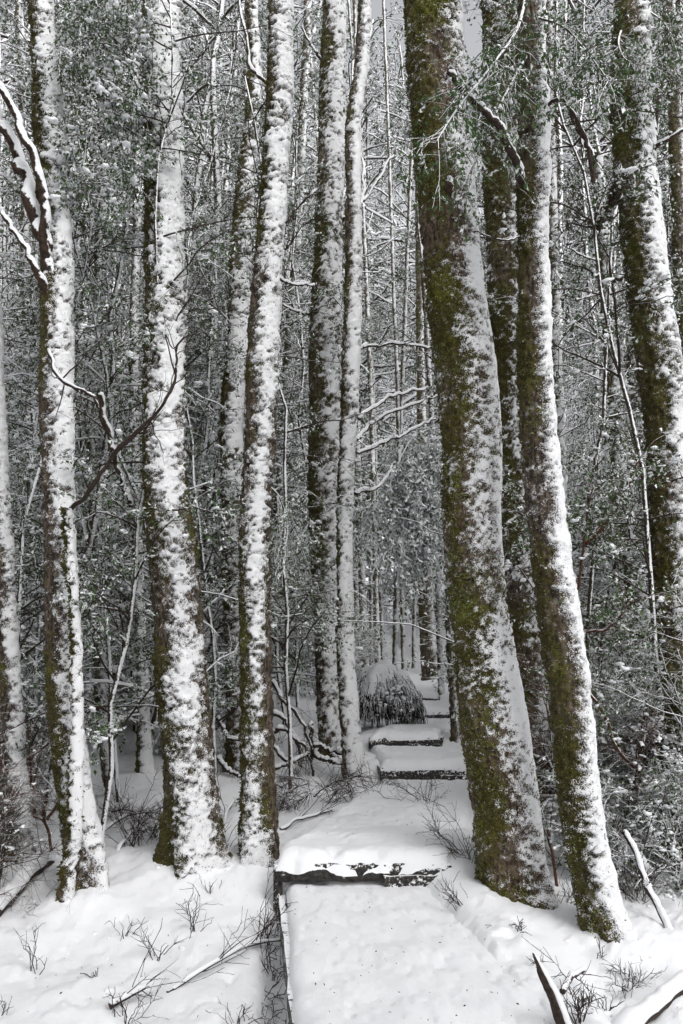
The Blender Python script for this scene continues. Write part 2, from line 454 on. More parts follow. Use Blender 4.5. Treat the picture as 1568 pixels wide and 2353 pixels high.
def limb(parent, base, pts, r0, r1, mat=None, snow=1.0, n=40, k=8, name='branch', seed=0, gap=.1, sides=0, wig=.6):
    """a branch through photo pixels (x, y, distance) with a ridge of snow lying along it"""
    mat = mat or M_TWIG_DARK
    P = smooth_line([at(*p) for p in pts], n)
    P = P + wig * r0 * np.stack([vnoise(np.stack([np.arange(n) * .45, 0 * P[:, 0] + c, 0 * P[:, 0] + seed], -1), seed + c) for c in range(3)], -1)
    R = np.linspace(r0, r1, n) * (1 + .12 * vnoise(np.stack([np.arange(n) * .7, 0 * P[:, 0], 0 * P[:, 0] + seed], -1), seed))
    mb = MB(); tubes(mb, P, R, k)
    if sides:
        i = rng.integers(n // 4, n, sides); L = rng.uniform(.12, .5, sides) * min(1, r0 * 40 + .4)
        T = unit(np.gradient(P, axis=0))[i]
        d = unit(T * .6 + rng.normal(0, .6, (sides, 3)))
        t = np.linspace(0, 1, 6)[None, :, None]
        Q = P[i][:, None] + d[:, None] * t * L[:, None, None] + rng.normal(0, .012, (sides, 6, 3)) * t
        tubes(mb, Q, np.linspace(1, .45, 6)[None] * np.clip(R[i] * .45, .0018, .006)[:, None], 4)
        j = rng.integers(0, sides, sides * 2); s0_ = Q[j, rng.integers(2, 5, sides * 2)]
        d2 = unit(d[j] + rng.normal(0, .6, (sides * 2, 3)))
        Q2 = s0_[:, None] + d2[:, None] * np.linspace(0, 1, 4)[None, :, None] * (L[j] * .5)[:, None, None]
        tubes(mb, Q2, np.linspace(1, .6, 4)[None] * np.full((sides * 2, 1), .0017), 4)
    o = mb.build(name, mat, parent, base)
    if snow:
        T = unit(np.gradient(P, axis=0)); flat = 1 - np.abs(T[:, 2]) ** 2 * .75
        h = R * snow * flat * (.75 + .45 * vnoise(np.stack([np.arange(n) * .5, 0 * P[:, 0] + 3, 0 * P[:, 0] + seed], -1), seed + 5))
        keep = vnoise(np.stack([np.arange(n) * .28, 0 * P[:, 0] + 9, 0 * P[:, 0] + seed], -1), seed + 7) > -1 + 2 * gap
        h = np.where(keep, np.maximum(h, .0008), .0006)
        h[0] = h[-1] = .0006
        up = np.array([.28, -.22, 1.0]) / 1.06
        Ps = P + up * (R * .55 + h * .45)[:, None]
        mb = MB(); tubes(mb, Ps, np.minimum(h * .55 + R * .5 * (h > .001), R * 1.3 * (h > .001) + h * .4), 8)
        mb.build('snow', M_SNOW, o, base)
    return o

L_ = [.10, 1.45]
trunk('T1', 'dark left-hand trunk with a white strip and two snowy limbs branching off its left side',
      [(0, 68, 118, .25, 1.5), (150, 75, 130, .0, 1.5), (300, 82, 148, -.1, 1.5), (600, 92, 160, .0, 1.5), (900, 95, 162, 0, 1.5), (1200, 98, 165, .0, 1.4), (1400, 104, 172, .1, 1.3), (1600, 112, 186, .2, 1.3), (1800, 130, 208, .1, 1.4), (1950, 150, 236, .1, 1.4), (2065, 162, 248, .35, 1.3)],
      thick=.02, moss=.5, seed=1, tuft=2200)
trunk('T0', 'slim snow-plastered trunk at the left edge of the picture, with knotted dark patches',
      [(0, -70, -40, .2, 1.4), (600, -50, -14, .2, 1.4), (900, -34, 8, .2, 1.4), (1200, -14, 26, .15, 1.4), (1500, 0, 42, .15, 1.4), (1700, 10, 54, .1, 1.3), (1860, 18, 66, 0, 1.3), (1990, 12, 70, .2, 1.2)],
      thick=.022, moss=.45, seed=2, tuft=900)
trunk('T1B', 'slender crooked white stem leaning against the dark left trunk, mossy foot',
      [(1165, 146, 160, -.3, 1.4), (1300, 156, 172, -.4, 1.4), (1420, 166, 186, -.4, 1.3), (1600, 170, 194, -.4, 1.3), (1760, 166, 192, -.4, 1.2), (1900, 156, 182, -.2, 1.2), (2000, 136, 168, 0, 1.2), (2095, 118, 150, .3, 1.2)],
      thick=.016, moss=.8, seed=3, tuft=1500, mat=M_TRUNK_GREEN, tuft_size=.026)
trunk('T2', 'thick mostly white trunk left of centre, lumpy snow, dark mossy left edge',
      [(0, 330, 415, -.30, 1.0), (150, 330, 412, -.35, 1.1), (300, 330, 412, -.20, 1.3), (600, 330, 415, -.40, 1.2), (900, 332, 424, -.30, .95), (1100, 332, 430, -.25, .8), (1300, 338, 448, -.25, .85), (1500, 352, 468, -.30, .9), (1700, 374, 488, -.35, .85), (1850, 380, 500, -.35, .9), (1995, 380, 512, .0, 1.25)],
      thick=.026, patch=.9, moss=.62, seed=4, tuft=5200, lump=1.1, lich=200)
trunk('T3', 'straight trunk beside the boardwalk, a white band between two dark edges',
      [(0, 615, 665, -.25, 1.5), (200, 610, 667, -.30, 1.5), (400, 600, 656, -.35, 1.4), (600, 584, 644, -.25, 1.3), (800, 566, 640, -.30, 1.0), (1000, 560, 630, -.25, .7), (1200, 548, 620, -.30, .7), (1400, 548, 618, -.15, .45), (1600, 548, 622, -.2, .40), (1750, 548, 626, -.25, .35), (1900, 546, 630, -.5, .45), (2012, 548, 634, -.8, .6)],
      thick=.022, patch=.95, moss=.45, seed=5, tuft=3200, lump=1.1, lich=120)
trunk('T4', 'mid-distance trunk with a dark left half and patchy white right half, behind the central pair',
      [(0, 566, 590, .1, 1.4), (150, 566, 597, .1, 1.4), (300, 564, 596, .2, 1.4), (450, 540, 582, 0, 1.4), (600, 526, 576, -.1, 1.4), (800, 518, 568, -.2, 1.4), (1000, 506, 556, -.2, 1.4), (1200, 512, 566, -.2, 1.4), (1500, 518, 572, -.2, 1.4), (1780, 520, 575, 0, 1.4)],
      thick=.018, moss=.6, seed=6, tuft=2000, patch=1.4)
trunk('T5', 'broad trunk in the middle with snow spattered over dark bark in small ledges',
      [(0, 740, 790, -.3, 1.5), (200, 735, 795, -.15, 1.5), (400, 730, 790, -.15, 1.5), (600, 722, 785, -.05, 1.5), (800, 712, 782, -.05, 1.5), (1000, 705, 778, .0, 1.5), (1200, 708, 776, .05, 1.5), (1400, 720, 776, .05, 1.5), (1600, 724, 774, .1, 1.5), (1745, 735, 782, .2, 1.5)],
      thick=.011, moss=.55, seed=7, tuft=3600, patch=1.3, sharp=.5)
trunk('T6', 'slim pale trunk on the left side of the steps, white over most of its width',
      [(0, 822, 852, -.2, 1.4), (160, 812, 842, -.2, 1.4), (280, 795, 826, -.1, 1.4), (500, 790, 826, -.2, 1.4), (700, 788, 826, -.3, 1.4), (900, 784, 824, -.4, 1.4), (1100, 778, 814, -.6, 1.4), (1300, 775, 808, -.7, 1.4), (1500, 772, 812, -.6, 1.4), (1700, 785, 828, -.5, 1.4), (1808, 794, 836, -.4, 1.3)],
      thick=.016, moss=.4, seed=8, tuft=900)
trunk('T7', 'massive green-mossed trunk right of the boardwalk, powdered white on its right half',
      [(0, 928, 1058, .45, 1.5), (200, 938, 1065, .40, 1.5), (400, 955, 1085, .35, 1.5), (600, 975, 1105, .2, 1.5), (800, 996, 1130, .15, 1.5), (1000, 1010, 1146, .2, 1.5), (1200, 1020, 1150, .2, 1.4), (1400, 1040, 1166, .15, 1.3), (1560, 1050, 1196, .2, 1.3), (1700, 1066, 1222, .15, 1.2), (1850, 1088, 1242, .2, 1.2), (1980, 1098, 1252, .3, 1.2), (2085, 1108, 1262, .55, 1.2)],
      mat=M_TRUNK_GREEN, thick=.010, patch=1.05, moss=.66, seed=9, tuft=11000, lich=5200, sharp=.5)
trunk('T8', 'very dark moss-covered trunk standing behind the massive right one',
      [(0, 1108, 1182, .9, 1.4), (300, 1108, 1186, .7, 1.4), (600, 1114, 1192, .7, 1.4), (900, 1135, 1204, .4, 1.4), (1200, 1150, 1222, .3, 1.4), (1500, 1170, 1246, .4, 1.4), (1880, 1190, 1278, .6, 1.3)],
      thick=.014, patch=1.6, moss=.75, seed=10, tuft=4500)
trunk('T9', 'brown trunk right of the massive mossy one, clean white stripe down its right side',
      [(0, 1185, 1245, .45, 1.5), (200, 1187, 1250, .45, 1.5), (400, 1187, 1256, .40, 1.5), (600, 1188, 1250, .40, 1.5), (800, 1195, 1266, .25, 1.5), (1000, 1200, 1276, .30, 1.5), (1200, 1214, 1296, .25, 1.5), (1400, 1236, 1322, .25, 1.4), (1600, 1256, 1346, .2, 1.4), (1800, 1276, 1362, .15, 1.4), (2000, 1302, 1400, .10, 1.3), (2165, 1345, 1446, .4, 1.2)],
      thick=.026, patch=.85, moss=.5, seed=11, tuft=3400, lich=900, sharp=.8)
trunk('T10', 'thin bent trunk between the two right-hand trunks, white right side, short stub limbs',
      [(360, 1358, 1380, -.3, 1.5), (500, 1364, 1388, -.3, 1.5), (700, 1379, 1404, -.3, 1.5), (900, 1390, 1415, -.3, 1.5), (1100, 1406, 1440, -.35, 1.5), (1300, 1430, 1470, -.35, 1.4), (1500, 1448, 1502, -.35, 1.4), (1650, 1446, 1508, -.35, 1.4), (1790, 1446, 1510, -.1, 1.4)],
      thick=.018, moss=.4, seed=12, tuft=900)
trunk('T11', 'stout trunk near the right edge, dark moss on the left and white on the right',
      [(0, 1410, 1485, .05, 1.5), (200, 1405, 1490, .05, 1.5), (400, 1410, 1500, .05, 1.5), (600, 1436, 1530, -.1, 1.5), (800, 1460, 1556, -.12, 1.5), (1000, 1480, 1570, -.1, 1.5), (1200, 1490, 1582, -.05, 1.5), (1400, 1500, 1592, .0, 1.4), (1600, 1505, 1602, .0, 1.4), (1980, 1515, 1625, .4, 1.3)],
      thick=.022, patch=1.05, moss=.66, seed=13, tuft=4500, lich=300)
trunk('M1', 'crooked bare brown stem between the two left-hand trunks',
      [(0, 232, 246, .2, 1.5), (600, 214, 230, .2, 1.5), (1000, 192, 210, .2, 1.5), (1200, 196, 214, .2, 1.5), (1300, 206, 224, .4, 1.4), (1450, 208, 232, .6, 1.3), (1600, 214, 240, .5, 1.3), (1720, 220, 240, .4, 1.3), (1835, 238, 260, .3, 1.3)], thick=.012, moss=.2, seed=14, tuft=0, wob=2)
trunk('M2', 'slender trunk with a white right side just left of the thick white trunk',
      [(0, 292, 306, -.1, 1.5), (500, 306, 322, -.2, 1.5), (900, 300, 318, -.2, 1.5), (1300, 306, 326, -.2, 1.5), (1500, 312, 334, -.3, 1.5), (1785, 310, 346, -.2, 1.5)], thick=.014, moss=.4, seed=15, tuft=300)
trunk('M3', 'narrow dark stem behind the left edge trunk',
      [(0, 34, 50, .2, 1.5), (700, 52, 72, .2, 1.5), (900, 55, 80, .2, 1.5), (1200, 55, 80, .2, 1.5), (1640, 66, 92, .2, 1.5)], thick=.012, moss=.3, seed=16, tuft=0)
trunk('M5', 'slanting dark stem with a snowy right side right of the central band trunk',
      [(0, 700, 716, .1, 1.5), (500, 672, 692, .1, 1.5), (800, 655, 680, .1, 1.5), (1000, 636, 662, .0, 1.5), (1300, 618, 646, 0, 1.5), (1640, 598, 628, 0, 1.5)], thick=.012, moss=.35, seed=17, tuft=300)
trunk('M6', 'white-sided thin trunk showing at the right flank of the striped brown trunk',
      [(0, 1246, 1266, .1, 1.5), (600, 1258, 1280, -.2, 1.5), (1000, 1270, 1292, -.4, 1.5), (1300, 1282, 1306, -.4, 1.5), (1740, 1296, 1326, -.2, 1.5)], thick=.012, moss=.35, seed=18, tuft=200)
trunk('M7', 'dark slim trunk with a white right flank behind the bent thin one',
      [(0, 1424, 1440, .2, 1.5), (500, 1436, 1456, .2, 1.5), (900, 1442, 1472, .25, 1.5), (1200, 1452, 1490, .3, 1.5), (1500, 1462, 1498, .2, 1.5), (1720, 1470, 1506, .2, 1.5)], thick=.012, moss=.35, seed=19, tuft=200)
trunk('M8', 'dark trunk leaving the frame at the upper right corner',
      [(0, 1520, 1546, .5, 1.5), (300, 1532, 1560, .5, 1.5), (600, 1545, 1575, .5, 1.5), (1000, 1562, 1594, .5, 1.5), (1800, 1590, 1626, .5, 1.5)], thick=.012, moss=.4, seed=20, tuft=300)
trunk('T15', 'narrow dark trunk close behind the massive one, beside the upper steps',
      [(0, 1000, 1012, .3, 1.5), (600, 1008, 1021, .3, 1.5), (1150, 1015, 1031, .4, 1.5), (1400, 1023, 1041, .3, 1.5), (1600, 1032, 1054, .2, 1.5), (1708, 1038, 1062, .2, 1.5)], thick=.010, moss=.4, seed=21, tuft=200)
trunk('T16', 'solitary broad dark trunk at the far end of the steps',
      [(0, 952, 964, .5, 1.5), (900, 956, 974, .5, 1.5), (1270, 958, 984, .5, 1.5), (1400, 960, 996, .45, 1.5), (1520, 966, 1010, .4, 1.5), (1568, 972, 1022, .4, 1.5)], thick=.012, moss=.4, seed=22, tuft=0, wob=.6)
for i, (xt, xb, yb, w) in enumerate([(760, 838, 1540, 17), (812, 868, 1545, 12), (800, 880, 1536, 9), (960, 905, 1542, 11), (880, 926, 1545, 10), (930, 1012, 1600, 13), (985, 1040, 1580, 12), (700, 815, 1552, 11), (1000, 948, 1538, 8), (840, 852, 1530, 8)]):
    m = (xt * .3 + xb * .7)
    trunk('F%d' % i, 'thin straight trunk of the far stand framed by the end of the steps', [(0, xt - w * .3, xt + w * .3, .2, 1.5), (900, m - w * .42, m + w * .42, .1, 1.5), (yb, xb - w / 2, xb + w / 2, .1, 1.5)],
          thick=.010, moss=.2, seed=30 + i, tuft=0, k=16, name='pole_tree', group='thin trunks at the end of the steps', wob=.5)

# limbs of the large trunks
def T(k): return TREES[k]['root'], tuple(TREES[k]['base']), TREES[k]['Y']
r, b, Y = T('T1')
limb(r, b, [(112, 660, Y - .05), (100, 540, Y - .15), (60, 430, Y - .2), (22, 330, Y - .25), (-20, 230, Y - .3)], .06, .035, M_TWIG, 1.0, seed=1, gap=.02)
limb(r, b, [(112, 640, Y - .05), (104, 520, Y - .2), (88, 410, Y - .3), (55, 310, Y - .35), (5, 215, Y - .4), (-20, 190, Y - .4)], .04, .025, M_TWIG, 1.0, seed=2, gap=.02)
limb(r, b, [(120, 700, Y), (80, 620, Y - .2), (40, 540, Y - .2), (0, 480, Y - .2)], .03, .015, M_TWIG, 1.0, seed=3)
limb(r, b, [(110, 800, Y - .08), (135, 870, Y - .4), (180, 895, Y - .5), (215, 915, Y - .5), (225, 940, Y - .45)], .014, .008, M_TWIG_DARK, .7, seed=4, sides=4)
limb(r, b, [(150, 1175, Y - .06), (200, 1135, Y - .4), (250, 1060, Y - .5), (300, 1005, Y - .6), (372, 930, Y - .7), (402, 860, Y - .7), (408, 800, Y - .7), (432, 765, Y - .7)], .017, .006, M_TWIG_DARK, .25, n=60, seed=5, sides=9)
limb(r, b, [(260, 1052, Y - .5), (300, 1000, Y - .55), (330, 990, Y - .55), (358, 940, Y - .6)], .010, .005, M_TWIG_DARK, .4, seed=6, sides=4)
limb(r, b, [(402, 862, Y - .7), (380, 770, Y - .7), (396, 800, Y - .7), (410, 790, Y - .7)], .005, .003, M_TWIG_DARK, 0, seed=7, sides=2)
limb(r, b, [(232, 905, Y + .5), (245, 980, Y + .6), (265, 1050, Y + .7), (285, 1110, Y + .8), (300, 1160, Y + .8)], .03, .022, M_TWIG, .9, seed=8)
r, b, Y = T('T9')
limb(r, b, [(1200, 420, Y - .02), (1185, 380, Y - .3), (1160, 320, Y - .45), (1125, 270, Y - .5), (1085, 235, Y - .55), (1060, 200, Y - .55), (1028, 168, Y - .6)], .030, .014, M_TWIG_DARK, .95, n=60, seed=9, gap=.0, wig=.35)
limb(r, b, [(1190, 175, Y), (1165, 140, Y - .2), (1140, 110, Y - .25)], .02, .012, M_TWIG_DARK, .9, seed=10)
limb(r, b, [(1250, 250, Y), (1290, 230, Y - .2), (1330, 290, Y - .3), (1352, 350, Y - .3), (1362, 420, Y - .3)], .012, .014, M_TWIG_DARK, .7, seed=11, n=50, sides=4)
limb(r, b, [(1195, 545, Y), (1160, 552, Y - .2), (1130, 545, Y - .25), (1090, 530, Y - .25)], .007, .004, M_TWIG_DARK, .5, seed=12, sides=3)
r, b, Y = T('T11')
limb(r, b, [(1420, 420, Y), (1405, 450, Y + .2), (1390, 500, Y + .4), (1372, 520, Y + .5)], .045, .03, M_TWIG, 1., seed=13)
limb(r, b, [(1486, 320, Y), (1500, 240, Y + .1), (1530, 130, Y + .15), (1575, 20, Y + .2)], .055, .04, M_TWIG_DARK, .9, seed=14, n=50)
limb(r, b, [(1490, 355, Y), (1520, 330, Y - .2), (1568, 300, Y - .3), (1600, 290, Y - .3)], .02, .012, M_TWIG, .9, seed=15)
r, b, Y = T('T10')
for i, (p, q, dr) in enumerate([((1400, 640), (1450, 628), .03), ((1400, 740), (1475, 752), .028), ((1388, 560), (1440, 545), .02), ((1410, 1010), (1470, 995), .016), ((1425, 1060), (1490, 1090), .016), ((1440, 1280), (1510, 1300), .02), ((1395, 660), (1310, 690), .016), ((1385, 600), (1290, 560), .014), ((1400, 770), (1300, 800), .014), ((1420, 1000), (1320, 1080), .012)]):
    limb(r, b, [(p[0], p[1], Y), ((p[0] * .6 + q[0] * .4), (p[1] * .6 + q[1] * .4) + 8, Y - .1), (q[0], q[1], Y - .2)], dr, dr * .5, M_TWIG, 1.2, seed=20 + i, sides=3, gap=.02)
limb(r, b, [(1369, 380, Y), (1350, 330, Y), (1310, 260, Y - .1), (1290, 150, Y - .1), (1300, 40, Y), (1290, -80, Y)], .03, .018, M_TWIG, .5, seed=31)
limb(r, b, [(1369, 370, Y), (1395, 352, Y + .1), (1430, 320, Y + .2), (1470, 270, Y + .3), (1540, 180, Y + .3)], .035, .02, M_TWIG, 1., seed=32)
r, b, Y = T('T3')
limb(r, b, [(612, 190, Y), (590, 170, Y), (572, 140, Y + .1), (560, 60, Y + .1), (545, -40, Y + .1)], .02, .012, M_TWIG, 1, seed=33)
limb(r, b, [(640, 640, Y), (668, 652, Y + .2), (720, 655, Y + .5)], .014, .01, M_TWIG, 1.1, seed=34)
limb(r, b, [(640, 540, Y), (680, 480, Y + .1), (725, 440, Y + .2)], .012, .006, M_TWIG_DARK, .4, seed=35, sides=3)
r, b, Y = T('T5')
for i, (p, q) in enumerate([((712, 650), (600, 640)), ((715, 720), (650, 700)), ((708, 980), (640, 985)), ((705, 1060), (640, 1090)), ((740, 140), (690, 60)), ((735, 420), (680, 520)), ((775, 520), (880, 380))]):
    limb(r, b, [(p[0], p[1], Y), ((p[0] + q[0]) / 2, (p[1] + q[1]) / 2 + 6, Y - .1), (q[0], q[1], Y - .2)], .022, .010, M_TWIG, 1.1, seed=40 + i, sides=4)
r, b, Y = T('T6')
for i, (p, m_, q) in enumerate([((822, 800), (900, 790), (1000, 800)), ((822, 960), (900, 910), (985, 890)), ((818, 1010), (870, 960), (1010, 905)), ((815, 1130), (870, 1115), (905, 1060)), ((815, 480), (850, 440), (905, 350)), ((820, 1040), (920, 1000), (1000, 960)), ((815, 470), (835, 440), (825, 300))]):
    limb(r, b, [(p[0], p[1], Y), (m_[0], m_[1], Y + .3), (q[0], q[1], Y + .6)], .025, .012, M_TWIG, 1., seed=50 + i, sides=6)
r, b, Y = T('T7')
limb(r, b, [(1030, 440, Y - .2), (1030, 425, Y - .36), (1028, 420, Y - .42)], .028, .022, M_TWIG, .8, seed=58)

# ------------------------------------------------------------------ growing twigs, leaves and the snow on them
def wander(P0, D, L, N, droop=0., wig=.06, up=0.):
    """B curved lines of N points: start P0, direction D, length L"""
    B = len(P0); t = np.linspace(0, 1, N)[None, :, None]
    L = np.asarray(L)[:, None, None]
    P = P0[:, None] + D[:, None] * t * L
    P[..., 2] += (up - droop) * (t[..., 0] ** 2) * L[..., 0]
    w = np.cumsum(rng.normal(0, 1, (B, N, 3)), 1); w -= w[:, :1]
    return P + w * wig * L / N ** .5 * t

def dirs(n, e0, e1):
    a = rng.uniform(0, 2 * PI, n); e = np.radians(rng.uniform(e0, e1, n))
    return np.stack([np.cos(a) * np.cos(e), np.sin(a) * np.cos(e), np.sin(e)], -1)

def sample(P, n, t0=.15, t1=1.):
    """n random spots on a batch of lines, with the direction there"""
    B, N, _ = P.shape; b = rng.integers(0, B, n); t = rng.uniform(t0, t1, n) * (N - 1)
    i = np.clip(t.astype(int), 0, N - 2); f = (t - i)[:, None]
    a, c = P[b, i], P[b, i + 1]
    return a * (1 - f) + c * f, unit(c - a), b

def sprout(P, n, L0, L1, N, spread=.8, droop=.15, t0=.2, wig=.1, up=0):
    p, t, b = sample(P, n, t0)
    d = unit(t + rng.normal(0, spread, (n, 3)))
    return wander(p, d, rng.uniform(L0, L1, n), N, droop, wig, up)

def leaf_set(lines, n, size, mbL, mbS, snow_frac, jit=.02, blob=0, blob_size=.03, droop=.3, white=1.0):
    p, t, _ = sample(lines, n, .1)
    p = p + rng.normal(0, jit, p.shape)
    d = unit(t * .5 + rng.normal(0, .7, p.shape) + np.array([0, 0, -droop]))
    nr = unit(rng.normal(0, .55, p.shape) + np.array([0, 0, 1.]))
    s = size * rng.uniform(.6, 1.35, n)
    cards(mbL, p, d, nr, s, s * .55)
    k = rng.random(n) < snow_frac
    q = p[k] + np.array([.0, -.0, 1.]) * (s[k] * .12)[:, None]
    dd = d[k]; s2 = s[k] * white * rng.uniform(.75, 1.25, k.sum())
    cards(mbS, q, dd, unit(nr[k] + np.array([.25, -.35, .5])), s2, s2 * .62, -.35)
    if blob:
        p, t, _ = sample(lines, blob, .2)
        m = 4; T_ = np.repeat(t, m, 0)
        pp = np.repeat(p, m, 0) + T_ * rng.normal(0, blob_size * .8, (blob * m, 1)) + rng.normal(0, blob_size * .22, (blob * m, 3)) * [1, 1, .35]
        sz = np.repeat(blob_size * rng.uniform(.2, 1.0, blob) ** 1.5, m) * rng.uniform(.3, .85, blob * m)
        blobs(mbS, pp + np.array([0, 0, 1.]) * sz[:, None] * .4, sz, .55, False, .28, T_ + rng.normal(0, .3, T_.shape), 1.4)

def grow(name, label, cat, group, H, r0, nb, z0, z1, bl0, bl1, nt, tl0, tl1, n2, leaf, nleaf, snowf, nblob, bsize, elev=(5, 55), droop=.25, mat=M_TWIG, pole=M_POLE, lmat=M_LEAF, stem_sides=7, bare=0, ridge=0., lean=.05, r_b=.012, r_t=.004, shape=None, N=16):
    root = thing(name, (0, 0, 0), label, cat, group)
    t = np.linspace(0, 1, N); st = np.zeros((1, N, 3)); st[0, :, 2] = t * (H + .3) - .3
    w = np.cumsum(rng.normal(0, 1, (N, 2)), 0); w -= w[0]; st[0, :, :2] = w * lean * H / N ** .5 * .5 + rng.normal(0, lean, 2) * (t * H)[:, None]
    mb = MB(); tubes(mb, st, (r0 * (1 - .8 * t) + .003)[None], stem_sides); mb.build('trunk', pole, root)
    u = rng.uniform(z0, z1, nb)
    i = np.clip((u * (N - 1)).astype(int), 0, N - 2); f = (u * (N - 1) - i)[:, None]
    p = st[0, i] * (1 - f) + st[0, i + 1] * f
    L = rng.uniform(bl0, bl1, nb)
    if shape is not None: L = L * shape(u)
    Bp = wander(p, dirs(nb, *elev), L, 8, droop, .10)
    mb = MB(); tubes(mb, Bp, np.linspace(1, .3, 8)[None] * (r_b * L / max(bl1, .01))[:, None] + .001, 5)
    Tp = sprout(Bp, nt, tl0, tl1, 5, .75, droop * .7)
    tubes(mb, Tp, np.linspace(1, .45, 5)[None] * np.full((nt, 1), r_t), 4)
    lines = Tp
    if n2:
        T2 = sprout(Tp, n2, tl0 * .4, tl1 * .5, 4, .8, droop * .5)
        tubes(mb, T2, np.linspace(1, .6, 4)[None] * np.full((n2, 1), r_t * .55), 3)
        lines = T2
    mb.build('branches', mat, root, kind='stuff')
    a, b = MB(), MB()
    if ridge:                             # snow lying along the top of every branch and twig
        Rb = np.linspace(1, .35, 8)[None] * (r_b * L / max(bl1, .01))[:, None] + .002
        hb = Rb * (.75 + .5 * rng.random(Rb.shape)) * ridge
        tubes(b, Bp[:, 1:] + (np.array([.2, -.2, 1.]) * (Rb * .5 + hb * .45)[..., None])[:, 1:], (Rb * .5 + hb * .5)[:, 1:], 5)
        kt = rng.random(nt) < .6
        Rt = np.full((nt, 5), r_t)[kt] * ridge
        tubes(b, Tp[kt] + np.array([.2, -.2, 1.]) * (Rt * .8)[..., None], Rt * rng.uniform(.7, 1.2, Rt.shape), 4)
    if nleaf:
        leaf_set(lines, nleaf, leaf, a, b, snowf, leaf * .6, nblob, bsize)
        a.build('leaves', lmat, root, smooth=False, kind='stuff')
    if b.n: b.build('snow', M_SNOW, root, smooth=True, kind='stuff')
    return root

protos = {}
# tall trees behind: crown high, some leafy from low down
TALL = []
for i in range(5):
    TALL.append(grow('forest_tree', 'x', 'tree', 'snow-dusted trees filling the forest behind', 21 + i, .11 + .025 * (i % 3), 120, .08 if i < 3 else .2, 1., .8, 2.6, 620, .3, 1.0, 900, .115, 3400 if i != 2 else 500, .46, 420, .11,
                     (-15, 55), .3, r_b=.045, r_t=.012, ridge=1.2, stem_sides=10, shape=lambda u: .55 + .8 * np.sin(np.clip(u, 0, 1) * PI), N=24, lmat=M_LEAF if i % 2 else M_LEAF_G))
SAP = []
for i in range(5):
    SAP.append(grow('sapling', 'x', 'sapling', 'snowy saplings among the trunks', 3.4 + .9 * i, .026 + .005 * i, 60, .08, 1., .4, 1.3, 320, .14, .5, 560, .046, 2700, .56, 330, .045,
                    (0, 60), .25, r_b=.014, r_t=.0046, ridge=1.1, shape=lambda u: 1.25 - .8 * u, lmat=M_LEAF if i % 2 else M_LEAF_G))
BARE = []
for i in range(4):
    BARE.append(grow('bare_sapling', 'x', 'sapling', 'leafless snowy saplings among the trunks', 4 + 1.3 * i, .032, 46, .05, 1., .6, 1.9, 300, .2, .7, 500, .03, 260, .5, 160, .036,
                     (5, 75), .10, r_b=.022, r_t=.0058, ridge=1.25, shape=lambda u: 1.2 - .7 * u))
SHRUB = []
for i in range(4):
    SHRUB.append(grow('shrub', 'x', 'shrub', 'low snow-laden shrubs', .9 + .25 * i, .014, 40, .02, 1., .3, .9, 300, .10, .38, 520, .036, 1700 if i < 2 else 300, .6, 300, .036,
                      (10, 80), .2, mat=M_TWIG if i != 3 else M_RED, r_b=.009, r_t=.0036, shape=lambda u: 1.2 - .6 * u, lmat=M_LEAF_G if i == 1 else M_LEAF))
POLE = []
for i in range(5):
    POLE.append(grow('pole_tree', 'x', 'tree', 'thin bare poles of the forest', 13 + i, .06 + .016 * i, 34, .05, 1., .3, 1.3, 120, .2, .6, 0, .09, 400 if i % 2 else 0, .6, 40, .07, (-5, 60), .15, r_b=.022, r_t=.007, ridge=1.2, lean=.03, N=30, stem_sides=10))

LAB = {'forest_tree': ['snow-dusted forest tree with a dark narrow trunk and dense speckled twigs behind the big trunks'],
       'sapling': ['leafy understorey sapling with small dark leaves under clumps of snow'],
       'bare_sapling': ['leafless sapling, every twig lined with snow, between the trunks'],
       'shrub': ['low twiggy shrub half buried under lumps of snow'],
       'pole_tree': ['thin straight pole of a young tree, snow down one side']}
USED = set()
def put(proto, x, y, rot=None, sc=1.0, tilt=0.0):
    o = proto if proto.name not in USED and not USED.__contains__(proto) else copy_tree(proto)
    USED.add(proto); 
    o.location = (x, y, gz(x, y) - .03)
    o.rotation_euler = (rng.normal(0, tilt), rng.normal(0, tilt), rng.uniform(0, 2 * PI) if rot is None else rot)
    o.scale = (sc, sc, sc)
    return o

def clear_of(x, y, r=.3):
    for t in TREES.values():
        if abs(t['base'][0] - x) < r + t['R'][0] and abs(t['base'][1] - y) < r + t['R'][0]: return False
    return True
def corridor(x, y, w=1.0):
    return abs(x - np.interp(y, PY_, PX_)) < w
HALF = 784 / F
def view_x(y, margin=1.12): return y * HALF * margin
def px_of(x, y): return 784 + F * x / (y / math.cos(PITCH) * 1.0)

def scatter(protos_, n, y0, y1, power, ok, sc=(.8, 1.2), tilt=.05, margin=1.12, lab=None, tall=False):
    k = 0; tries = 0; out = []
    while k < n and tries < n * 60:
        tries += 1
        y = y0 + (y1 - y0) * rng.random() ** power; x = rng.uniform(-1, 1) * view_x(y, margin)
        if not ok(x, y): continue
        p = protos_[k % len(protos_)]
        o = put(p, x, y, None, rng.uniform(*sc) * (1 if not tall else min(1.3, (.45 + .024 * y))), tilt)
        out.append(o); k += 1
        if lab: o['label'] = lab[0]
    return out

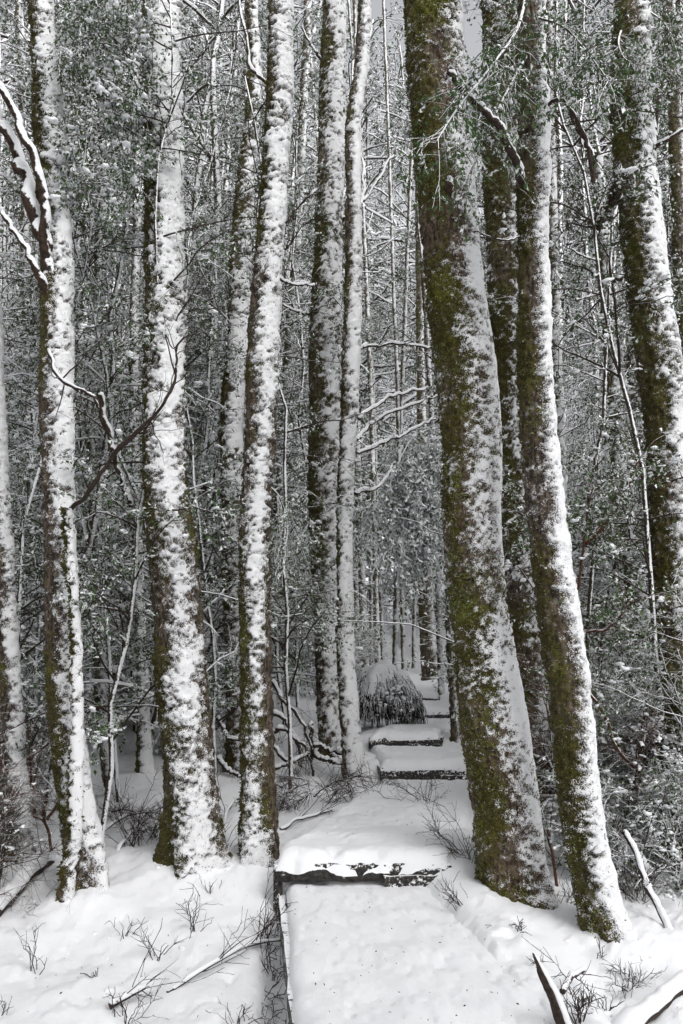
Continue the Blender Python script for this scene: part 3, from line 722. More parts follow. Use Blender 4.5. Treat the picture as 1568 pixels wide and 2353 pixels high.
def win(x, y):                            # seen through the gap at the end of the steps?
    return 800 < 784 + F * x / y < 1060
rng = np.random.default_rng(23)
px = lambda x, y: 784 + F * x / y
def floor_ok(x, y): return not ((590 < px(x, y) < 860 and y < 10.6) or (200 < px(x, y) < 600 and y < 9.8))
scatter(TALL, 88, 21, 62, .95, lambda x, y: not corridor(x, y, 1.6) and clear_of(x, y, .5) and not (win(x, y) and y < 32), (.8, 1.25), .03, 1.25, LAB['forest_tree'], True)
scatter(POLE, 150, 9.5, 46, .9, lambda x, y: not corridor(x, y, 1.8) and clear_of(x, y, .25) and not (win(x, y) and y < 22), (.7, 1.25), .03, 1.15, LAB['pole_tree'])
scatter(SAP, 120, 8.0, 26, 1.0, lambda x, y: not corridor(x, y, 2.4) and clear_of(x, y, .3) and not win(x, y) and floor_ok(x, y), (.75, 1.3), .08, 1.15, LAB['sapling'])
scatter(BARE, 70, 9.8, 24, 1.0, lambda x, y: not corridor(x, y, 2.8) and clear_of(x, y, .3) and not win(x, y) and floor_ok(x, y), (.75, 1.3), .12, 1.15, LAB['bare_sapling'])
scatter(SHRUB, 120, 8.0, 34, 1.1, lambda x, y: not corridor(x, y, 1.35) and clear_of(x, y, .3) and floor_ok(x, y), (.7, 1.3), .1, 1.15, LAB['shrub'])
# the same forest goes on beside and behind the viewer and shades the path
rng = np.random.default_rng(5)
k = 0
while k < 50:
    x, y = rng.uniform(-16, 16), rng.uniform(-22, 9)
    if math.hypot(x, y) < 4.6 or (y > -1 and abs(x) < HALF * max(y, 0) + 3.6): continue
    o = put(TALL[k % 5], x, y, None, rng.uniform(.7, .95), .03); o['label'] = 'snow-dusted forest tree standing outside the view beside or behind the viewer'; k += 1
scatter(SHRUB, 16, 5.8, 8.6, 1.0, lambda x, y: clear_of(x, y, .2) and px(x, y) > 1290, (.5, .85), .12, 1.1, LAB['shrub'])
rng = np.random.default_rng(31)
TANGLE = []
for i in range(4):
    TANGLE.append(grow('twig_thicket', 'x', 'thicket', 'thickets of bare dark twigs by the trunk feet', .75 + .2 * i, .010, 30, .0, 1., .35, .95, 230, .12, .45, 620, .022, 260 if i % 2 else 60, .25, 90, .022,
                      (5, 85), .12, mat=[M_TWIG_DARK, M_TWIG_DARK, M_RED, M_TWIG][i], r_b=.008, r_t=.0030, shape=lambda u: 1.2 - .6 * u, lmat=M_LEAF_G))
LAB['twig_thicket'] = ['thicket of bare dark twigs with a few snowy bits']
scatter(TANGLE, 30, 5.0, 9.0, .8, lambda x, y: clear_of(x, y, .16) and ((px(x, y) < 130 and y > 5.9) or (px(x, y) > 1380 and y > 7.3) or (y > 7.4 and px(x, y) > 1260) or (y > 9.6 and px(x, y) < 640)), (.6, 1.0), .15, 1.08, LAB['twig_thicket'])
for x, y in [(905, 50), (955, 56), (1000, 60)]:
    o = put(TALL[(x // 5) % 5], (x - 784) / F * y, y, None, 1.15, .02); o['label'] = LAB['forest_tree'][0]
NEAR = []
for i in range(4):
    NEAR.append(grow('sapling', 'x', 'sapling', 'slender dark saplings close behind the big trunks', 6.6 + i, .022, 58, .12, 1., .5, 1.5, 330, .14, .5, 760, .036, 5200, .46, 420, .034,
                    (0, 60), .22, mat=M_TWIG_DARK if i < 2 else M_TWIG, r_b=.012, r_t=.0030, shape=lambda u: 1.15 - .5 * u, lmat=M_LEAF_G if i % 2 else M_LEAF, lean=.06))
for i, (x, Y_, lb) in enumerate([(35, 6.9, 'behind the left edge trunk'), (255, 7.0, 'between the dark left trunk and the thick white trunk'), (300, 8.4, 'just left of the thick white trunk'), (470, 7.6, 'between the thick white and the banded trunks'), (500, 9.6, 'under the mid-distance trunk'), (672, 9.0, 'between the banded and the spattered trunks'), (1130, 8.6, 'behind the massive mossy trunk'), (1330, 9.0, 'right of the striped brown trunk'), (1545, 6.6, 'at the right edge')]):
    o = put(NEAR[i % 4], (x - 784) / F * Y_, Y_, None, .9 + .02 * i, .04)
    o['label'] = 'slender dark sapling with green leaves, ' + lb

for i, (x, Y_) in enumerate([(-30, 9), (90, 8.8), (190, 9.4), (250, 11), (330, 12.5), (430, 11.5), (490, 12), (560, 13), (660, 12.4), (690, 14), (745, 13), (1110, 11), (1150, 13), (1270, 12), (1370, 11), (1440, 12.5), (1530, 9.5), (1600, 8.5)]):
    o = put(NEAR[(i * 3 + 1) % 4], (x - 784) / F * Y_, Y_, None, .95 + .045 * (Y_ - 7), .04)
    o['label'] = 'tall'
MARKS = [(40, 'left edge'), (130, 'dark left'), (420, 'thick white'), (600, 'banded'), (752, 'spattered'), (805, 'slim pale'), (1080, 'massive mossy'), (1260, 'striped brown'), (1420, 'bent thin'), (1510, 'stout right'), (1590, 'right edge')]
HEAD = {'forest_tree': 'snow-dusted forest tree', 'sapling': 'leafy snowy sapling', 'bare_sapling': 'leafless snow-lined sapling', 'shrub': 'low snow-flecked shrub', 'pole_tree': 'thin straight white-sided pole', 'twig_thicket': 'bare dark twig thicket', 'tall': 'tall slender green-leaved sapling'}
for o in list(COL.objects):
    if o.parent is None and o.get('label') in [v[0] for v in LAB.values()] + ['tall']:
        k = 'tall' if o['label'] == 'tall' else o.name.split('.')[0]; x, y = o.location.x, o.location.y; q = px(x, y)
        n = [m for m in MARKS if m[0] >= q]; p_ = [m for m in MARKS if m[0] < q]
        if not p_: w = 'beyond the left edge trunk'
        elif not n: w = 'beyond the right edge of the view'
        else: w = 'between the %s and %s trunks' % (p_[-1][1], n[0][1])
        d = 'close behind' if y < 10 else 'farther back' if y < 17 else 'deep inside' if y < 30 else 'very far back'
        o['label'] = '%s, %s, %s' % (HEAD[k], d, w)

# ------------------------------------------------------------------ the boardwalk: low timber decks, each a step higher, under a blanket of snow
rng = np.random.default_rng(47)
def bar(mb, p0, p1, w, h, n=14, rough=.004):
    """a rough sawn board from p0 to p1 (top edge), w thick, h deep"""
    p0 = np.array(p0, float); p1 = np.array(p1, float)
    t = np.linspace(0, 1, n)[:, None]; C = p0 + (p1 - p0) * t
    d = unit(p1 - p0); s = unit(np.cross(d, [0, 0, 1])); u = np.cross(s, d)
    ring = [(-w / 2, 0), (-w / 2, -h * .5), (-w / 2, -h), (w / 2, -h), (w / 2, -h * .5), (w / 2, 0)]
    V = np.stack([C + s * a + u * b for a, b in ring], 1)
    V = V + rng.normal(0, rough, V.shape)
    k = len(ring); b_ = (n - 1) * k
    cap = np.array([[0, i, i + 1] for i in range(1, k - 1)])
    mb.add(V.reshape(-1, 3), np.concatenate([grid_tris(n, k, True), cap[:, ::-1], cap + b_]))

def snow_slab(mb, fl, fr, br, bl, zt, h, nu=90, nv=90, seed=0, front=.035, edge=.09, dents=(), hang=.085):
    """a rounded, slightly sagging blanket of snow over a four-cornered deck, bulging over its front edge"""
    fl, fr, br, bl = [np.array(p, float) for p in (fl, fr, br, bl)]
    u = np.linspace(0, 1, nu); v = np.linspace(0, 1, nv) ** 1.4
    U, Vv = np.meshgrid(u, v)
    X = (fl * (1 - U[..., None]) + fr * U[..., None]) * (1 - Vv[..., None]) + (bl * (1 - U[..., None]) + br * U[..., None]) * Vv[..., None]
    W_ = np.linalg.norm(fr - fl); Ln = np.linalg.norm(bl - fl)
    du = np.minimum(U, 1 - U) * W_; dv = Vv * Ln; db = (1 - Vv) * Ln
    q = np.stack([X[..., 0], X[..., 1], 0 * U], -1)
    e = edge * (1 + .6 * fbm(q * 5, 3, seed + 3))
    drop = .012 + hang * np.clip(.55 + .75 * fbm(np.stack([X[..., 0] * 6.5, 0 * U, 0 * U + seed], -1), 4, seed + 7, .6), .1, .95) * np.exp(-dv / .02)
    f = np.sqrt(np.clip(1 - (1 - np.clip(du / e, 0, 1)) ** 2, 0, 1)) * np.sqrt(np.clip(1 - (1 - np.clip(dv / (e * 1.1), 0, 1)) ** 2, 0, 1)) * np.sqrt(np.clip(1 - (1 - np.clip(db / e, 0, 1)) ** 2, 0, 1))
    z = zt - drop + (h + drop) * f + f * (.024 * fbm(q * 2.4, 3, seed) + .007 * fbm(q * 14, 3, seed + 5) - .010 * sstep(.25, .6, fbm(q * 6.1 + .5 * fbm(q * 3, 2, 41)[..., None], 3, 31 + seed)) + .009 * sstep(.3, .6, fbm(q * 9, 3, 33)) - .008 * sstep(.55, .75, vnoise(q * 23, 35)))
    for dx, dy, dd, dr in dents:
        z = z - dd * np.exp(-((X[..., 0] - dx) ** 2 + (X[..., 1] - dy) ** 2) / dr ** 2) * f
    # bulge outward low on the front and the sides
    out = (1 - f) * 0 + np.exp(-dv / .03) * front * (1 + .8 * fbm(q * 8, 2, seed + 9))
    dirf = unit((fl + fr) / 2 - (bl + br) / 2)
    side_ = (U - .5) * 2 * .045 * fbm(np.stack([0 * U, X[..., 1] * 3, 0 * U + seed], -1), 3, seed + 11)
    x = X[..., 0] + dirf[0] * out + side_; y = X[..., 1] + dirf[1] * out
    g = grid_tris(nv, nu)
    mb.add(np.stack([x, y, z], -1), g)
    # the underside, so the blanket is a solid
    rim = np.concatenate([np.arange(nu), np.arange(1, nv) * nu + nu - 1, (nv - 1) * nu + np.arange(nu - 2, -1, -1), np.arange(nv - 2, 0, -1) * nu])
    P = np.stack([x, y, z], -1).reshape(-1, 3)[rim]; c = P.mean(0); c[2] = P[:, 2].min() - .01
    m = len(rim)
    mb.add(np.vstack([P, c]), np.array([[i, m, (i + 1) % m] for i in range(m)]))

def deck(label, fl, fr, br, bl, zt, h=.07, board=.10, seed=0, dents=(), side=True, low_board=None, post=(), hang=.06):
    c = ((fl[0] + fr[0]) / 2, (fl[1] + fr[1]) / 2, zt - board)
    root = thing('boardwalk_step', c, label, 'wooden step', 'timber steps of the boardwalk')
    A = lambda p, dz=0: np.array([p[0], p[1], zt + dz])
    mb = MB(); snow_slab(mb, A(fl), A(fr), A(br), A(bl), zt, h, seed=seed, dents=dents, hang=hang); mb.build('snow', M_GROUND, root, c)
    mb = MB(); bar(mb, A(fl, -.004), A(fr, -.004), .045, board, 30); mb.build('riser_board', M_WOOD, root, c)
    if low_board:
        a, b_ = low_board
        p = A(fl) * (1 - a) + A(fr) * a; q = A(fl) * (1 - b_) + A(fr) * b_
        mb = MB(); bar(mb, p + [0, -.02, -.075], q + [0, -.02, -.08], .06, .085, 14); mb.build('bearer', M_WOOD, root, c, False)
    if side:
        for p, q in ((fl, bl), (fr, br)):
            mb = MB(); bar(mb, A(p, -.012) + unit(A(q) - A(p)) * .04, A(q, -.012), .04, board, 20); mb.build('side_board', M_WOOD, root, c, False)
    for s_ in post:
        p = A(fl) * (1 - s_) + A(fr) * s_
        mb = MB(); tubes(mb, np.linspace(p + [0, .03, -.02], p + [0, .03, -.36], 5)[None], np.full((1, 5), .035), 6); mb.build('post', M_WOOD, root, c, False)
    return root

deck('nearest boardwalk deck, smooth snow with a dark open left side', (-.02, 2.3), (1.20, 2.3), (.76, 6.25), (-.42, 6.30), 0, .055, .14, 1,
     dents=[(.25, 5.0, .018, .10), (.50, 4.6, .018, .09), (.2, 4.2, .015, .1), (.55, 5.4, .018, .1), (.1, 5.6, .02, .12)])
deck('broad snow-capped step with a dark timber front edge, next after the nearest deck', (-.455, 6.10), (.745, 6.10), (1.60, 9.7), (.45, 9.7), .20, .085, .115, 2,
     dents=[(-.05, 6.15, .05, .05), (.25, 6.13, .045, .06), (.1, 7.5, .02, .2), (.5, 8.3, .02, .25), (.3, 6.9, .02, .15)], low_board=(.62, 1.0), post=(.02,), hang=.075)
deck('second step up the path, its patchy dark front board next to the massive trunk', (.43, 9.4), (1.56, 9.4), (1.35, 11.1), (.33, 11.1), .40, .085, .14, 3, low_board=(.55, 1.0), hang=.03)
deck('third step up the path, its right end cut square over a dark gap', (.345, 10.8), (1.21, 10.8), (1.75, 13.1), (.95, 13.1), .58, .08, .13, 4, low_board=(.55, 1.0), post=(.97,), hang=.03)
deck('fourth step, half hidden by snow behind the narrow dark trunk', (1.0, 12.8), (1.80, 12.8), (1.85, 14.7), (1.0, 14.7), .75, .08, .11, 5, hang=.03)
deck('farthest and smallest step at the top of the path', (1.06, 14.4), (1.60, 14.4), (2.0, 17.5), (1.3, 17.5), .90, .08, .10, 6, hang=.04)

# ------------------------------------------------------------------ boughs: leafy branches that belong to a trunk
def bough(parent, base, pts, r0, nt, tl, nleaf, leaf, snowf, nblob, bsize, lmat=M_LEAF_G, mat=M_TWIG, n2=None, droop=.3, name='bough', r_t=.0028, white=1.0, t0=.15, spread=.8, jit=None):
    P = smooth_line([at(*p) for p in pts], 24)[None]
    mb = MB(); tubes(mb, P, np.linspace(r0, r0 * .35, 24)[None], 6)
    Tp = sprout(P, nt, tl * .5, tl, 5, spread, droop, t0); tubes(mb, Tp, np.linspace(1, .5, 5)[None] * np.full((nt, 1), r_t), 4)
    n2 = nt * 3 if n2 is None else n2
    T2 = sprout(Tp, n2, tl * .25, tl * .55, 4, .8, droop); tubes(mb, T2, np.linspace(1, .6, 4)[None] * np.full((n2, 1), r_t * .6), 3)
    o = mb.build(name, mat, parent, base)
    a, b_ = MB(), MB()
    leaf_set(T2, nleaf, leaf, a, b_, snowf, leaf * .4 if jit is None else jit, nblob, bsize, .4, white)
    a.build('leaves', lmat, o, base, False, kind='stuff')
    if b_.n: b_.build('snow', M_SNOW, o, base, True, kind='stuff')
    return o

r, b, Y = T('T9')
bough(r, b, [(1215, -60, Y), (1190, 60, Y - .3), (1130, 150, Y - .5), (1050, 250, Y - .7), (1000, 330, Y - .8)], .012, 46, .42, 1500, .034, .22, 30, .018, droop=.4)
bough(r, b, [(1230, 40, Y - .05), (1290, 60, Y - .4), (1340, 110, Y - .5), (1400, 190, Y - .6)], .010, 34, .40, 900, .034, .3, 30, .02)
bough(r, b, [(1215, 120, Y), (1180, 180, Y - .3), (1120, 300, Y - .4), (1080, 400, Y - .4)], .010, 30, .35, 800, .032, .3, 30, .018, droop=.5)
r, b, Y = T('T11')
bough(r, b, [(1430, 60, Y), (1420, 100, Y - .3), (1440, 140, Y - .4), (1500, 150, Y - .5)], .010, 30, .4, 800, .034, .3, 30, .02)
bough(r, b, [(1480, 20, Y), (1530, 60, Y - .3), (1560, 140, Y - .4)], .010, 26, .4, 700, .034, .3, 30, .02)
r, b, Y = T('T15')
for i, (x0, x1, y0, y1) in enumerate([(1010, 960, 1120, 1220), (1012, 930, 1040, 1180), (1008, 880, 1000, 1150), (1012, 985, 1180, 1290), (1000, 850, 1080, 1250), (1005, 905, 1100, 1260), (1010, 950, 1060, 1130)]):
    bough(r, b, [(1020, y0 - 20, Y), ((x0 + x1) / 2, y0 + 10, Y - .4), (x1, y1, Y - .6)], .014, 30, .5, 700, .052, .95, 60, .035, droop=.75, white=1.5, r_t=.004)
r, b, Y = T('T2')
for i, pts in enumerate([[(345, 330, Y), (300, 300, Y - .4), (240, 270, Y - .5), (200, 300, Y - .6)], [(345, 420, Y), (300, 400, Y - .4), (250, 420, Y - .5), (190, 440, Y - .5)], [(340, 150, Y), (300, 120, Y - .4), (240, 100, Y - .6), (170, 110, Y - .7)], [(340, 90, Y), (290, 60, Y - .4), (220, 40, Y - .6)], [(345, 240, Y), (320, 230, Y - .4), (250, 190, Y - .5)]]):
    bough(r, b, pts, .010, 40, .40, 1500, .032, .45, 60, .05, lmat=M_LEAF_G if i % 2 else M_LEAF, droop=.25, r_t=.0022)
r, b, Y = T('T5')
bough(r, b, [(730, 380, Y), (700, 400, Y - .3), (670, 430, Y - .5), (650, 470, Y - .6)], .012, 30, .5, 900, .034, .55, 40, .03, droop=.5)
bough(r, b, [(725, 690, Y), (760, 680, Y - .4), (800, 720, Y - .5), (850, 740, Y - .6)], .012, 30, .5, 900, .030, .5, 30, .03)
bough(r, b, [(710, 1200, Y), (690, 1240, Y - .4), (680, 1300, Y - .6), (730, 1340, Y - .7)], .010, 36, .5, 1300, .026, .3, 12, .025)
r, b, Y = T('T3')
bough(r, b, [(622, 1120, Y), (645, 1150, Y + .1), (660, 1220, Y + .1), (640, 1300, Y + .1)], .010, 30, .4, 900, .026, .35, 16, .025, droop=.6)

# ------------------------------------------------------------------ shrubs that stand close
def stems(name, label, cat, basepx, paths, r0, r1, mat, nt=0, tl=.2, nleaf=0, leaf=.02, snowf=.2, lmat=M_LEAF_G, nblob=0, bsize=.02, ridge=0, Yb=None, group=None, r_t=.002, n2=None, spread=.8, droop=.1):
    B = hit(*basepx); Y = B[1] if Yb is None else Yb
    root = thing(name, B, label, cat, group)
    for i, pts in enumerate(paths):
        pts = [(p[0], p[1], Y + p[2]) for p in pts]
        o = limb(root, tuple(B), pts, r0, r1, mat, ridge, name='stem', seed=70 + i + int(basepx[0]), n=36, k=7, gap=.05)
        if nt:
            P = smooth_line([at(*p) for p in pts], 24)[None]
            mb = MB(); Tp = sprout(P, nt, tl * .4, tl, 6, spread, droop, .2, .14); tubes(mb, Tp, np.linspace(1, .45, 6)[None] * np.full((nt, 1), r_t * 1.3), 4)
            m2 = nt * 3 if n2 is None else n2
            T2 = sprout(Tp, m2, tl * .25, tl * .6, 4, .7, droop, .2, .12); tubes(mb, T2, np.linspace(1, .6, 4)[None] * np.full((m2, 1), r_t * .8), 3)
            mb.build('twigs', mat, root, tuple(B), kind='stuff')
            if nleaf:
                a, b_ = MB(), MB(); leaf_set(T2, nleaf, leaf, a, b_, snowf, leaf * .3, nblob, bsize)
                a.build('leaves', lmat, root, tuple(B), False, kind='stuff')
                if b_.n: b_.build('snow', M_SNOW, root, tuple(B), True, kind='stuff')
    return root

stems('red_twig_shrub', 'reddish bare-stemmed shrub with sparse green leaves in front of the right-hand trunks', 'shrub', (1580, 2000),
      [[(1590, 1990, .1), (1585, 1850, 0), (1505, 1798, -.05), (1415, 1723, -.1), (1385, 1633, -.15), (1330, 1568, -.2), (1295, 1467, -.2), (1232, 1364, -.2), (1190, 1300, -.25)],
       [(1330, 1568, -.2), (1310, 1480, -.2), (1322, 1370, -.2), (1340, 1270, -.2), (1349, 1180, -.2), (1360, 1110, -.25)],
       [(1300, 1470, -.2), (1340, 1450, -.3), (1400, 1440, -.4), (1450, 1380, -.5)],
       [(1325, 1340, -.2), (1280, 1260, -.3), (1220, 1200, -.4), (1160, 1150, -.4)],
       [(1345, 1250, -.2), (1390, 1200, -.3), (1440, 1120, -.4), (1470, 1050, -.4)]], .016, .005, M_RED, 26, .34, 720, .032, .30, M_LEAF_G, 20, .03, .9, r_t=.0022)
stems('red_twig_shrub', 'dark reddish shrub with forked bare stems by the left edge trunk foot', 'shrub', (122, 1960),
      [[(122, 1962, 0), (102, 1888, -.05), (55, 1863, -.1), (35, 1788, -.12), (0, 1752, -.15), (-20, 1700, -.2)], [(102, 1888, -.05), (95, 1830, -.1), (78, 1798, -.12), (95, 1720, -.1)],
       [(108, 1880, -.05), (135, 1838, -.12), (145, 1768, -.12), (140, 1668, -.1)], [(55, 1863, -.1), (25, 1860, -.15), (-10, 1800, -.2)], [(78, 1870, -.1), (70, 1760, -.2), (60, 1650, -.2)]], .012, .004, M_RED, 16, .34, 120, .018, .3, M_LEAF, 6, .02, .3)
stems('dead_shrub', 'tangle of arching dead branches, each carrying a thick ridge of snow, behind the boardwalk edge', 'dead branches', (700, 1790),
      [[(612, 1540, .2), (632, 1575, .1), (650, 1605, 0), (677, 1640, 0), (701, 1678, 0), (716, 1730, 0)], [(616, 1700, .1), (634, 1678, 0), (652, 1675, 0), (674, 1690, 0), (698, 1713, 0), (710, 1745, 0)],
       [(620, 1708, 0), (647, 1736, -.1), (660, 1752, -.1), (672, 1776, -.1)], [(713, 1660, .1), (715, 1710, .1), (719, 1785, .1)], [(722, 1712, 0), (755, 1722, 0), (790, 1734, 0)], [(724, 1736, 0), (756, 1748, -.05), (794, 1758, -.1)],
       [(620, 1640, .1), (650, 1650, 0), (680, 1700, 0), (690, 1760, 0)], [(500, 1650, .2), (520, 1690, .1), (545, 1700, .1)], [(500, 1740, .2), (525, 1770, .1), (560, 1785, .1)], [(622, 1770, -.1), (660, 1752, -.1), (708, 1730, 0)]],
      .026, .014, M_TWIG_DARK, 7, .4, 0, ridge=1.25, r_t=.0026)
stems('dead_shrub', 'brush of fine dark twigs lying at the foot of the central banded trunk', 'dead branches', (690, 1850),
      [[(700, 1790, 0), (670, 1790, -.05), (630, 1830, -.1)], [(705, 1800, 0), (660, 1820, -.1), (640, 1870, -.15)], [(720, 1810, 0), (700, 1830, -.1), (620, 1880, -.2)], [(720, 1830, -.1), (760, 1800, -.1), (830, 1780, -.1)]], .008, .003, M_TWIG_DARK, 34, .34, 0, ridge=.4, r_t=.0024)
for (x, y, s, lab) in [(1560, 2020, 1.0, 'dense green leafy bush at the lower right edge under the stout trunk'), (1500, 1830, .8, 'green small-leaved bush between the leaning white pole and right edge')]:
    p = hit(x, y)
    o = grow('leafy_bush', lab, 'bush', None, 1.7 * s, .014, 70, .05, 1., .4, .8, 360, .12, .34, 1000, .025, 4200, .34, 160, .035, (10, 80), .15, mat=M_TWIG, lmat=M_LEAF_G, r_b=.006, r_t=.0026)
    o.location = (p[0], p[1], p[2] - .03)
p = hit(250, 1560)
for (x, y, s, lab) in [(262, 1545, 1.15, 'bush bowed under heavy snow pillows left of the thick white trunk'), (470, 1640, .8, 'snow-clotted low bush right of the thick white trunk'), (1225, 1560, .8, 'frosted bush wedged between the massive trunk and the striped brown one')]:
    p = hit(x, y)
    o = grow('snowy_bush', lab, 'bush', None, 1.7 * s, .02, 60, .1, 1., .4, .8, 420, .12, .35, 1000, .02, 3400, .6, 380, .045, (0, 60), .5, lmat=M_LEAF_G, r_b=.009, r_t=.0026)
    o.location = (p[0], p[1], p[2] - .05)

# tussock of drooping dark blades with a cap of snow
p = hit(884, 1672)
c = np.array([p[0], p[1] + .3, gz(p[0], p[1] + .3)])
root = thing('grass_tussock', c, 'dark drooping grass tussock with a thick snow cap beside the upper steps', 'tussock')
nb = 2600
a = rng.uniform(0, 2 * PI, nb); rr = rng.uniform(.0, 1, nb) ** .6
dome = lambda r_: .76 * np.sqrt(np.clip(1 - (r_ * .93) ** 2.2, .02, 1))
lob = 1 + .34 * vnoise(np.stack([np.cos(a) * 1.6, np.sin(a) * 1.6, 0 * a], -1), 4)
rad = rr * .52 * lob
st = c + np.stack([np.cos(a) * rad, np.sin(a) * rad * .8, dome(rr) + rng.normal(0, .03, nb)], -1)
out = np.stack([np.cos(a), np.sin(a), 0 * a], -1)
tt = np.linspace(0, 1, 6)[None, :, None]; Ld = (rng.uniform(.45, 1.1, nb) * np.where(rr > .55, dome(rr), .3))[:, None, None]
Q = st[:, None] + out[:, None] * (.22 * tt * (1 - .5 * tt)) * Ld * 1.5 + np.array([0, 0, 1.]) * (.12 * tt - tt ** 1.5) * Ld + np.cumsum(rng.normal(0, .010, (nb, 6, 3)), 1)
mb = MB(); tubes(mb, Q, np.linspace(1, .3, 6)[None] * np.full((nb, 1), .0075), 3); mb.build('blades', M_TUSS, root, tuple(c), kind='stuff')
mb = MB(); U_, V_ = np.meshgrid(np.linspace(0, 2 * PI, 64, endpoint=False), np.linspace(0, 1, 26)); 
lb = 1 + .34 * vnoise(np.stack([np.cos(U_) * 1.6, np.sin(U_) * 1.6, 0 * U_], -1), 4)
q_ = np.stack([np.cos(U_) * V_, np.sin(U_) * V_, 0 * V_], -1)
rc = V_ * (.47 + .06 * vnoise(q_ * 6, 2)) * lb
mb.add(np.stack([c[0] + np.cos(U_) * rc, c[1] + np.sin(U_) * rc * .8, c[2] + dome(V_ * .92) + .09 * (1 - V_ ** 4) - .03 * V_ ** 6 + .10 * fbm(q_ * 2.6, 3, 5)], -1), grid_tris(26, 64, True))
k_ = 500; a = rng.uniform(0, 2 * PI, k_); rr = rng.uniform(.7, 1.06, k_); hh = rng.random(k_) ** 1.5
blobs(mb, c + np.stack([np.cos(a) * rr * .48, np.sin(a) * rr * .40, dome(rr * .9) * (1 - .92 * hh)], -1), rng.uniform(.006, .03, k_) * (1.1 - .6 * hh), .8, False, .35)
mb.build('snow', M_SNOW, root, tuple(c), kind='stuff')

# ------------------------------------------------------------------ fallen wood and twigs in the snow
def log(name, label, cat, pts, r0, r1, mat=M_TWIG_DARK, snow=1.2, sides=0, n=50, k=12, seed=0, lift=0., gap=.0, wig=.25):
    """pts: photo pixels on the snow surface (x, y, height above it)"""
    P = []
    for x, y, h in pts:
        q = hit(x, y); P.append(q + np.array([0, 0, h]))
    P = np.array(P); B = P[0].copy()
    root = thing(name, B, label, cat)
    C = smooth_line(P, n); C = C + wig * r0 * np.stack([vnoise(np.stack([np.arange(n) * .13, 0 * C[:, 0] + c_, 0 * C[:, 0] + seed], -1), seed + c_) for c_ in range(3)], -1)
    R = np.linspace(r0, r1, n) * (1 + .1 * vnoise(np.stack([np.arange(n) * .5, 0 * C[:, 0], 0 * C[:, 0] + seed], -1), seed))
    mb = MB(); tubes(mb, C, R, k); mb.build('wood', mat, root, tuple(B))
    if sides:
        mb = MB(); Tp = sprout(C[None], sides, .12, .45, 7, .6, -.1, .2, .14); tubes(mb, Tp, np.linspace(1, .5, 7)[None] * np.full((sides, 1), .0032), 4)
        T2 = sprout(Tp, sides * 3, .05, .18, 4, .6, 0, .2, .1); tubes(mb, T2, np.linspace(1, .6, 4)[None] * np.full((sides * 3, 1), .0020), 3)
        mb.build('twigs', M_TWIG_DARK, root, tuple(B))
    if snow:
        q = fbm(np.stack([np.arange(n) * .16, 0 * C[:, 0] + 2, 0 * C[:, 0] + seed], -1), 3, seed + 3)
        h = R * snow * (.8 + .5 * q); h = np.where(q > -1 + 2 * gap, h, .0008); h[0] = h[-1] = .001
        mb = MB(); tubes(mb, C + np.array([.1, -.1, 1.]) * (R * .5 + h * .4)[:, None], np.where(h > .002, R * .75 + h * .45, .0008), 12)
        mb.build('snow', M_SNOW, root, tuple(B))
    return root
log('fallen_log', 'thick snow-covered log crossing the bottom right corner', 'log', [(1390, 2440, -.05), (1440, 2372, .0), (1515, 2318, .03), (1610, 2262, .05)], .040, .036, M_TWIG_DARK, 1.25, seed=3)
log('fallen_branch', 'fallen dark branch with side twigs lying left of the nearest deck', 'branch', [(384, 2280, .0), (430, 2262, .03), (500, 2228, .05), (560, 2200, .06), (620, 2185, .06), (668, 2172, .03)], .010, .008, M_TWIG_DARK, 1.0, 9, seed=4, gap=.42)
log('broken_stick', 'short dark stub of wood among twigs at the bottom left', 'stick', [(250, 2318, .02), (290, 2312, .05), (330, 2296, .06)], .017, .012, M_TWIG_DARK, .9, 7, seed=5, gap=.3)
log('broken_stick', 'small broken stick beside the pointed stump at the lower right', 'stick', [(1292, 2288, .02), (1318, 2278, .07), (1342, 2266, .08)], .014, .010, M_TWIG_DARK, .7, 3, seed=6, gap=.3)
log('snowy_root', 'white root sweeping down to the left edge from the mossy stems', 'root', [(-20, 2110, .02), (30, 2075, .08), (65, 2040, .10), (95, 2010, .08), (112, 1990, .02)], .045, .05, M_TWIG_DARK, .95, seed=7)
log('leaning_pole', 'white leaning pole at the right, propped against the bushes', 'pole', [(1540, 2146, .0), (1510, 2130, .14), (1480, 2120, .32), (1440, 2115, .55)], .021, .016, M_TWIG_DARK, .9, 6, seed=8, wig=.9)
log('snowy_stub', 'knobbly dead stub wrapped in thick snow above the leaning pole', 'stub', [(1500, 2060, .12), (1470, 2050, .20), (1440, 2040, .22), (1425, 2044, .12)], .03, .03, M_TWIG, 1.5, 4, seed=9, wig=.9)
log('fallen_branch', 'dark arching stick rising beside the foot of the striped brown trunk', 'branch', [(1352, 2110, -.02), (1362, 2105, .4), (1372, 2100, .8), (1350, 2098, 1.2)], .012, .009, M_TWIG_DARK, .25, 5, seed=10)
log('fallen_branch', 'reddish stick leaning in the dark hollow between the massive and the striped trunks', 'branch', [(1282, 2062, -.02), (1275, 2058, .2), (1262, 2055, .42)], .012, .007, M_RED, 0, 5, seed=11)

for a, (x0, y0, x1, y1, h) in enumerate([(205, 1930, 372, 1872, .10), (248, 1862, 380, 1905, .08), (268, 1960, 330, 1925, .10), (505, 1905, 552, 1850, .12), (640, 1905, 760, 1868, .04)]):
    log('fallen_branch', ['snow-topped branch lying between the dark left and thick white trunks', 'second snowy branch, sloping down towards the thick white trunk', 'short branch close to the foot of the dark left trunk', 'snowy branch in the gap between thick white and banded trunks', 'thin branch half sunk in snow right of the banded trunk'][a], 'branch',
        [(x0, y0, .0), ((x0 + x1) / 2, (y0 + y1) / 2, h), (x1, y1, h * .6)], .014, .008, M_TWIG_DARK, 1.2, 9, seed=20 + a, wig=.8)
